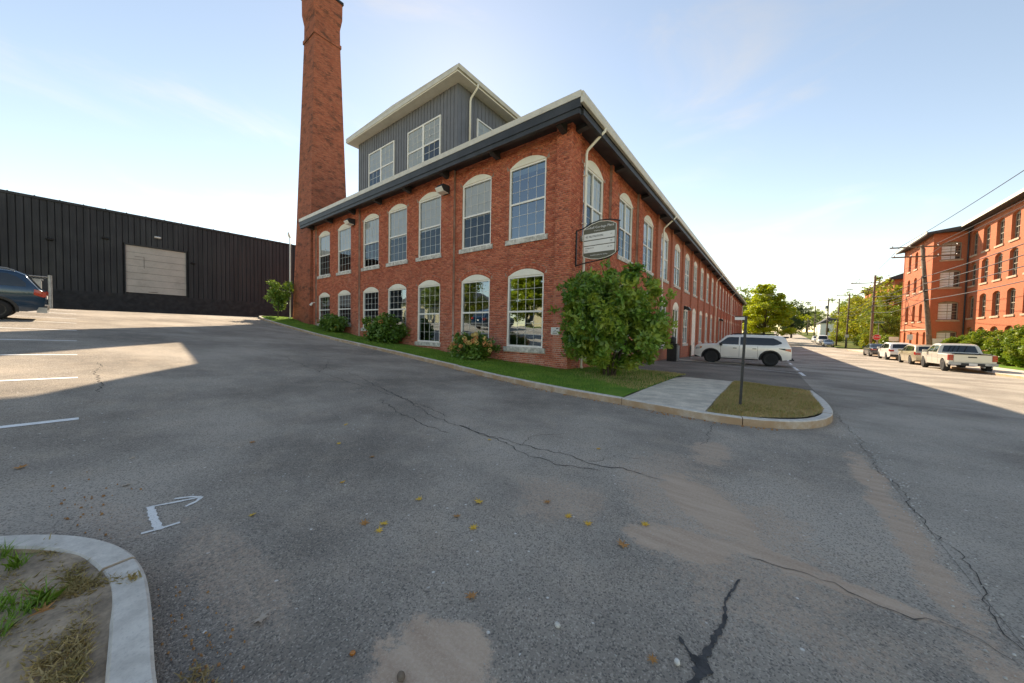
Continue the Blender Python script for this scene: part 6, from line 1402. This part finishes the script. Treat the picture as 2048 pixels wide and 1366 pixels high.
# --- grass ------------------------------------------------------------------------------
def blades(name, X, Y, Z, hmin, hmax, w, mat, rg, lean=.35):
    n = len(X); a = rg.random(n) * 2 * pi; h = hmin + (hmax - hmin) * rg.random(n); b = rg.random(n) * 2 * pi; l = lean * h * (0.3 + rg.random(n))
    p = np.stack([X, Y, Z], 1); s = np.stack([np.cos(a), np.sin(a), np.zeros(n)], 1) * (w / 2 * (.6 + .8 * rg.random(n)))[:, None]
    d = np.stack([np.cos(b), np.sin(b), np.zeros(n)], 1)
    m = p + d * (l * .35)[:, None] + np.array([0, 0, 1]) * (h * .6)[:, None]; t = p + d * l[:, None] + np.array([0, 0, 1]) * h[:, None]
    V = np.stack([p - s, p + s, m + s * .75, t, m - s * .75], 1).reshape(-1, 3); F = np.arange(n * 5).reshape(-1, 5)
    o = quadmesh(name, V, F, MT[mat]); o['kind'] = 'stuff'; return o
rg = np.random.default_rng(77)
n = 52000; X = np.concatenate([rg.uniform(-12, 3.4, int(n * .75)), rg.uniform(-25.2, -12, n - int(n * .75))]); y1 = np.array([LAWN_Y1(x) for x in X]); ky = kerb_y(X); Y = ky + (y1 - ky) * rg.random(n) ** 1.1; keep = (X < 2.9 - (Y > 1.5) * (Y - 1.5) * .9)
X, Y = X[keep], Y[keep]; tag(blades('lawn_grass', X, Y, Lz(X, Y) - .005, .025, .075, .008, 'grass', rg), 'green lawn grass between the kerb and the mill wall', 'grass')
n = 9000; X = rg.uniform(.6, 3.6, n); Y = rg.uniform(-3.4, 3.2, n); k = (X < 3.42) & (Y < np.array([LAWN_Y1(x) for x in X])) & (Y > -2.8 + (3.4 - X) * .6) & (rg.random(n) < (X - .5) / 2.6); X, Y = X[k], Y[k]
tag(blades('lawn_edge_grass', X, Y, Lz(X, Y) - .005, .03, .09, .009, 'grass_dry', rg), 'dry yellowish grass at the lawn edge beside the footpath', 'grass')
n = 34000; X = rg.uniform(5.0, 6.75, n); Y = rg.uniform(-4.3, 2.5, n); k = verge_inside(X, Y); X, Y = X[k], Y[k]; dry = rg.random(len(X)) < .93
tag(blades('verge_dry_grass', X[dry], Y[dry], Vz(X[dry], Y[dry]) - .005, .02, .06, .007, 'grass_dry', rg, .7), 'parched yellow grass of the verge around the sign post', 'grass')
tag(blades('verge_green_grass', X[~dry], Y[~dry], Vz(X[~dry], Y[~dry]) - .005, .02, .06, .007, 'grass', rg, .6), 'green blades among the parched grass of the verge', 'grass')
# tufts and creeping weeds on the island at the lower left
def isl_z(X, Y): return Gn(X, Y) + .075
tx = []; ty = []
for (cx, cy_, r, m) in [(2.30, -11.22, .05, 60), (2.52, -11.13, .04, 50), (2.95, -11.15, .05, 70), (2.2, -11.4, .05, 60), (2.78, -11.32, .06, 80), (3.2, -11.2, .09, 160), (3.32, -11.28, .10, 200), (2.6, -11.3, .04, 40), (3.05, -11.05, .07, 90), (3.45, -11.4, .1, 160), (2.5, -11.5, .08, 80)]:
    a = rg.random(m) * 2 * pi; q = r * np.sqrt(rg.random(m)); tx.append(cx + q * np.cos(a)); ty.append(cy_ + q * np.sin(a))
tx = np.concatenate(tx); ty = np.concatenate(ty); tag(blades('island_tufts', tx, ty, isl_z(tx, ty), .04, .12, .006, 'grass', rg, 1.1), 'green grass tufts on the bare kerbed island at lower left', 'grass')
mx = []; my = []
for (x0, y0, x1, y1_, w_, m) in [(2.72, -10.96, 3.1, -10.90, .05, 700), (3.0, -10.98, 3.02, -10.86, .06, 400), (3.05, -10.84, 3.16, -10.72, .03, 180), (3.2, -10.90, 3.75, -10.93, .04, 700), (3.5, -10.99, 3.9, -11.0, .06, 500), (3.1, -11.15, 3.5, -10.95, .07, 600), (2.3, -11.05, 2.75, -10.98, .025, 250), (2.6, -11.15, 3.1, -11.0, .04, 350), (3.95, -10.62, 4.15, -10.62, .05, 160)]:
    t_ = rg.random(m); mx.append(x0 + (x1 - x0) * t_ + rg.normal(size=m) * w_ * .5); my.append(y0 + (y1_ - y0) * t_ + rg.normal(size=m) * w_ * .5)
mx = np.concatenate(mx); my = np.concatenate(my)
hz = np.where(isl_inside(mx, my), Gn(mx, my) + .078, Gn(mx, my) + .1); hz = np.where(my > -10.70, Gn(mx, my) + .004, hz)
mw = blades('creeping_weed', mx, my, hz, .006, .035, .008, 'weed' if 'weed' in MT else 'grass_dry', rg, 1.6); tag(mw, 'creeping dry weed spreading over the granite kerb at lower left', 'weeds')
n = 1500; X = rg.uniform(20, 24, n)
# --- fallen leaves, stones and grit on the asphalt -------------------------------------------
def leaf_mesh(seed, mat, lobes=5):
    r = random.Random(seed); pts = []; n = lobes * 2
    for k in range(n + 1):
        a = -2.3 + 4.6 * k / n; rr = (1.0 if k % 2 == 0 else .42) * r.uniform(.8, 1.1); pts.append((sin(a) * rr, cos(a) * rr))
    pts.append((-.06, -.5)); pts = pts[:-1] + [(.05, -.35), (.03, -1.0), (-.03, -1.0), (-.05, -.35)]
    me = bpy.data.meshes.new('fallen_leaf'); c = 0
    vs = [(0, 0, .12)] + [(x * .5, y * .5, .10 * (x * x + y * y) + r.uniform(0, .10)) for x, y in pts]; fs = [(0, i, i % (len(vs) - 1) + 1) for i in range(1, len(vs))]
    me.from_pydata(vs, [], fs); me.materials.append(MT[mat]); me.update(); return me
LM = [leaf_mesh(k, 'dryleaf' if k % 3 else 'dryleaf2', 5 + k % 2) for k in range(6)]
t = NT('pale_leaf'); t.principled(t.mix(t.noise(t.obj(), 3, 3), (.55, .48, .40), (.40, .28, .20)), .8); MT['paleleaf'] = t.m; LP = leaf_mesh(21, 'paleleaf', 5)
LV = [(0.21, -11.25), (0.56, -10.56), (1.35, -10.65), (2.31, -8.86), (3.91, -8.79), (4.14, -9.09), (3.46, -9.58), (3.58, -9.49), (3.63, -9.56), (4.59, -9.57), (3.48, -9.09), (2.67, -9.37), (0.86, -9.6), (1.62, -8.91), (0.92, -8.48), (4.37, -8.41), (4.79, -8.49), (4.62, -8.49), (5.09, -8.58), (5.14, -8.21), (3.86, -10.35), (5.49, -9.31), (2.9, -7.51), (4.17, -6.85), (3.93, -9.07), (2.7, -10.08)]
pale = {20: 'pale dried oak leaf lying near the granite kerb at lower left', 2: 'greyish curled leaf lying above the sprayed mark', 1: 'pale leaf on the asphalt left of the sprayed mark, farther off'}
LLAB = {0: 'brown leaf on the asphalt at the left edge of the picture', 4: 'largest yellow leaf, in the middle of the foreground asphalt', 18: 'brown leaf lying on the sandy stain right of centre', 9: 'single leaf between the picture centre and the bottom sand patch', 21: 'leaf just left of the black tar seam near the bottom', 22: 'leaf beside the long crack in the middle of the drive', 23: 'leaf between the long crack and the footpath kerb', 13: 'leaf in the left middle of the drive, nearest the sunlit patch', 25: 'leaf just right of the sprayed arrow tip'}
for k, (x, y) in enumerate(LV):
    me = LP if k in pale else LM[k % 6]; o = bpy.data.objects.new('fallen_leaf', me); COL.objects.link(o); o.location = (x, y, G(x, y) + .003); s = (.105 if k in (4, 18, 20, 0) else random.uniform(.06, .085)); o.scale = (s, s, s); o.rotation_euler = (random.uniform(-.2, .2), random.uniform(-.2, .2), random.uniform(0, 6.28))
    if k in pale: tag(o, pale[k], 'leaf')
    elif k in LLAB: tag(o, LLAB[k], 'leaf')
    elif k in (6, 7, 8): tag(o, 'one of three leaves lying close together in the middle of the drive', 'leaf', 'three leaves close together')
    elif k % 3: tag(o, 'small fallen yellow lobed leaf lying alone on the drive asphalt', 'leaf', 'yellow leaves on the drive')
    else: tag(o, 'small fallen brown lobed leaf lying alone on the drive asphalt', 'leaf', 'brown leaves on the drive')
o = bpy.data.objects.new('fallen_leaf', LM[0]); COL.objects.link(o); o.location = (3.12, -11.02, G(3.1, -11) + .09); o.scale = (.085, .085, .085); o.rotation_euler = (.5, .3, 1.0); tag(o, 'large orange leaf among the grass of the kerbed island', 'leaf')
for k, (x, y, s, lab) in enumerate([(5.06, -9.43, .017, 'small round pale pebble on the asphalt beside the sand'), (4.40, -10.15, .014, 'tiny orange acorn at the edge of the sand patch'), (5.58, -9.26, .016, 'grey pebble left of the black tar seam'), (4.67, -10.08, .022, 'dark brown pebble in the sand at the bottom edge')]):
    mb = MB(); mb.lathe([(s * .2, 0), (s * .8, s * .2), (s, s * .7), (s * .75, s * 1.25), (s * .2, s * 1.5)], 9); o = mb.build('pebble', MT[('granite', 'amber', 'granite', 'wood')[k]], None, True); o.location = (x, y, G(x, y)); o.rotation_euler = (.2, .1, k); o.scale = (1, .8, 1); tag(o, lab, 'pebble')
def scatter(name, xs_, ys_, size, mat, rg, lab, zoff=.004):
    n = len(xs_); V = []; F = []
    for x, y in zip(xs_, ys_):
        s = size * rg.uniform(.5, 1.5); z = G(x, y) + zoff; a = rg.uniform(0, 6.28); i = len(V); sq = rg.uniform(.5, 1.0)
        for k in range(4): V.append((x + cos(a + k * pi / 2) * s, y + sin(a + k * pi / 2) * s * sq, z))
        for k in range(4): V.append((x + cos(a + .3 + k * pi / 2) * s * .6, y + sin(a + .3 + k * pi / 2) * s * .6 * sq, z + s * .9))
        F += [(i, i + 1, i + 5, i + 4), (i + 1, i + 2, i + 6, i + 5), (i + 2, i + 3, i + 7, i + 6), (i + 3, i, i + 4, i + 7), (i + 4, i + 5, i + 6, i + 7)]
    o = quadmesh(name, V, F, MT[mat]); o['kind'] = 'stuff'; tag(o, lab, 'gravel'); return o
n = 420; yy = rg.uniform(-9.2, -2.8, n); xx = 6.9 + rg.normal(size=n) * .10; scatter('joint_gravel', xx, yy, .006, 'granite', rg, 'loose grit along the joint between the drive and the street')
n = 260; scatter('loose_grit', rg.uniform(3.6, 6.8, n), rg.uniform(-10.3, -7.6, n), .0035, 'granite', rg, 'pale specks of loose grit over the foreground asphalt')
n = 90; tt_ = rg.random(n); scatter('gutter_litter', 3.2 + tt_ * 1.0 + rg.normal(size=n) * .05, -10.58 + rg.normal(size=n) * .06, .006, 'dryleaf2', rg, 'brown leaf crumbs along the foot of the lower-left kerb')
n = 46; scatter('acorn_litter', rg.normal(1.75, .4, n), -10.95 + rg.normal(size=n) * .16 + .1, .009, 'dryleaf2', rg, 'scattered brown acorn shells near the sprayed mark')
n = 170; tt_ = rg.random(n); xk = -3 + tt_ * 9.0; scatter('kerb_litter', xk, kerb_y(np.minimum(xk, 5.9)) - .2 - np.abs(rg.normal(size=n)) * .06, .014, 'dryleaf2', rg, 'leaf crumbs and grit along the foot of the lawn kerb')
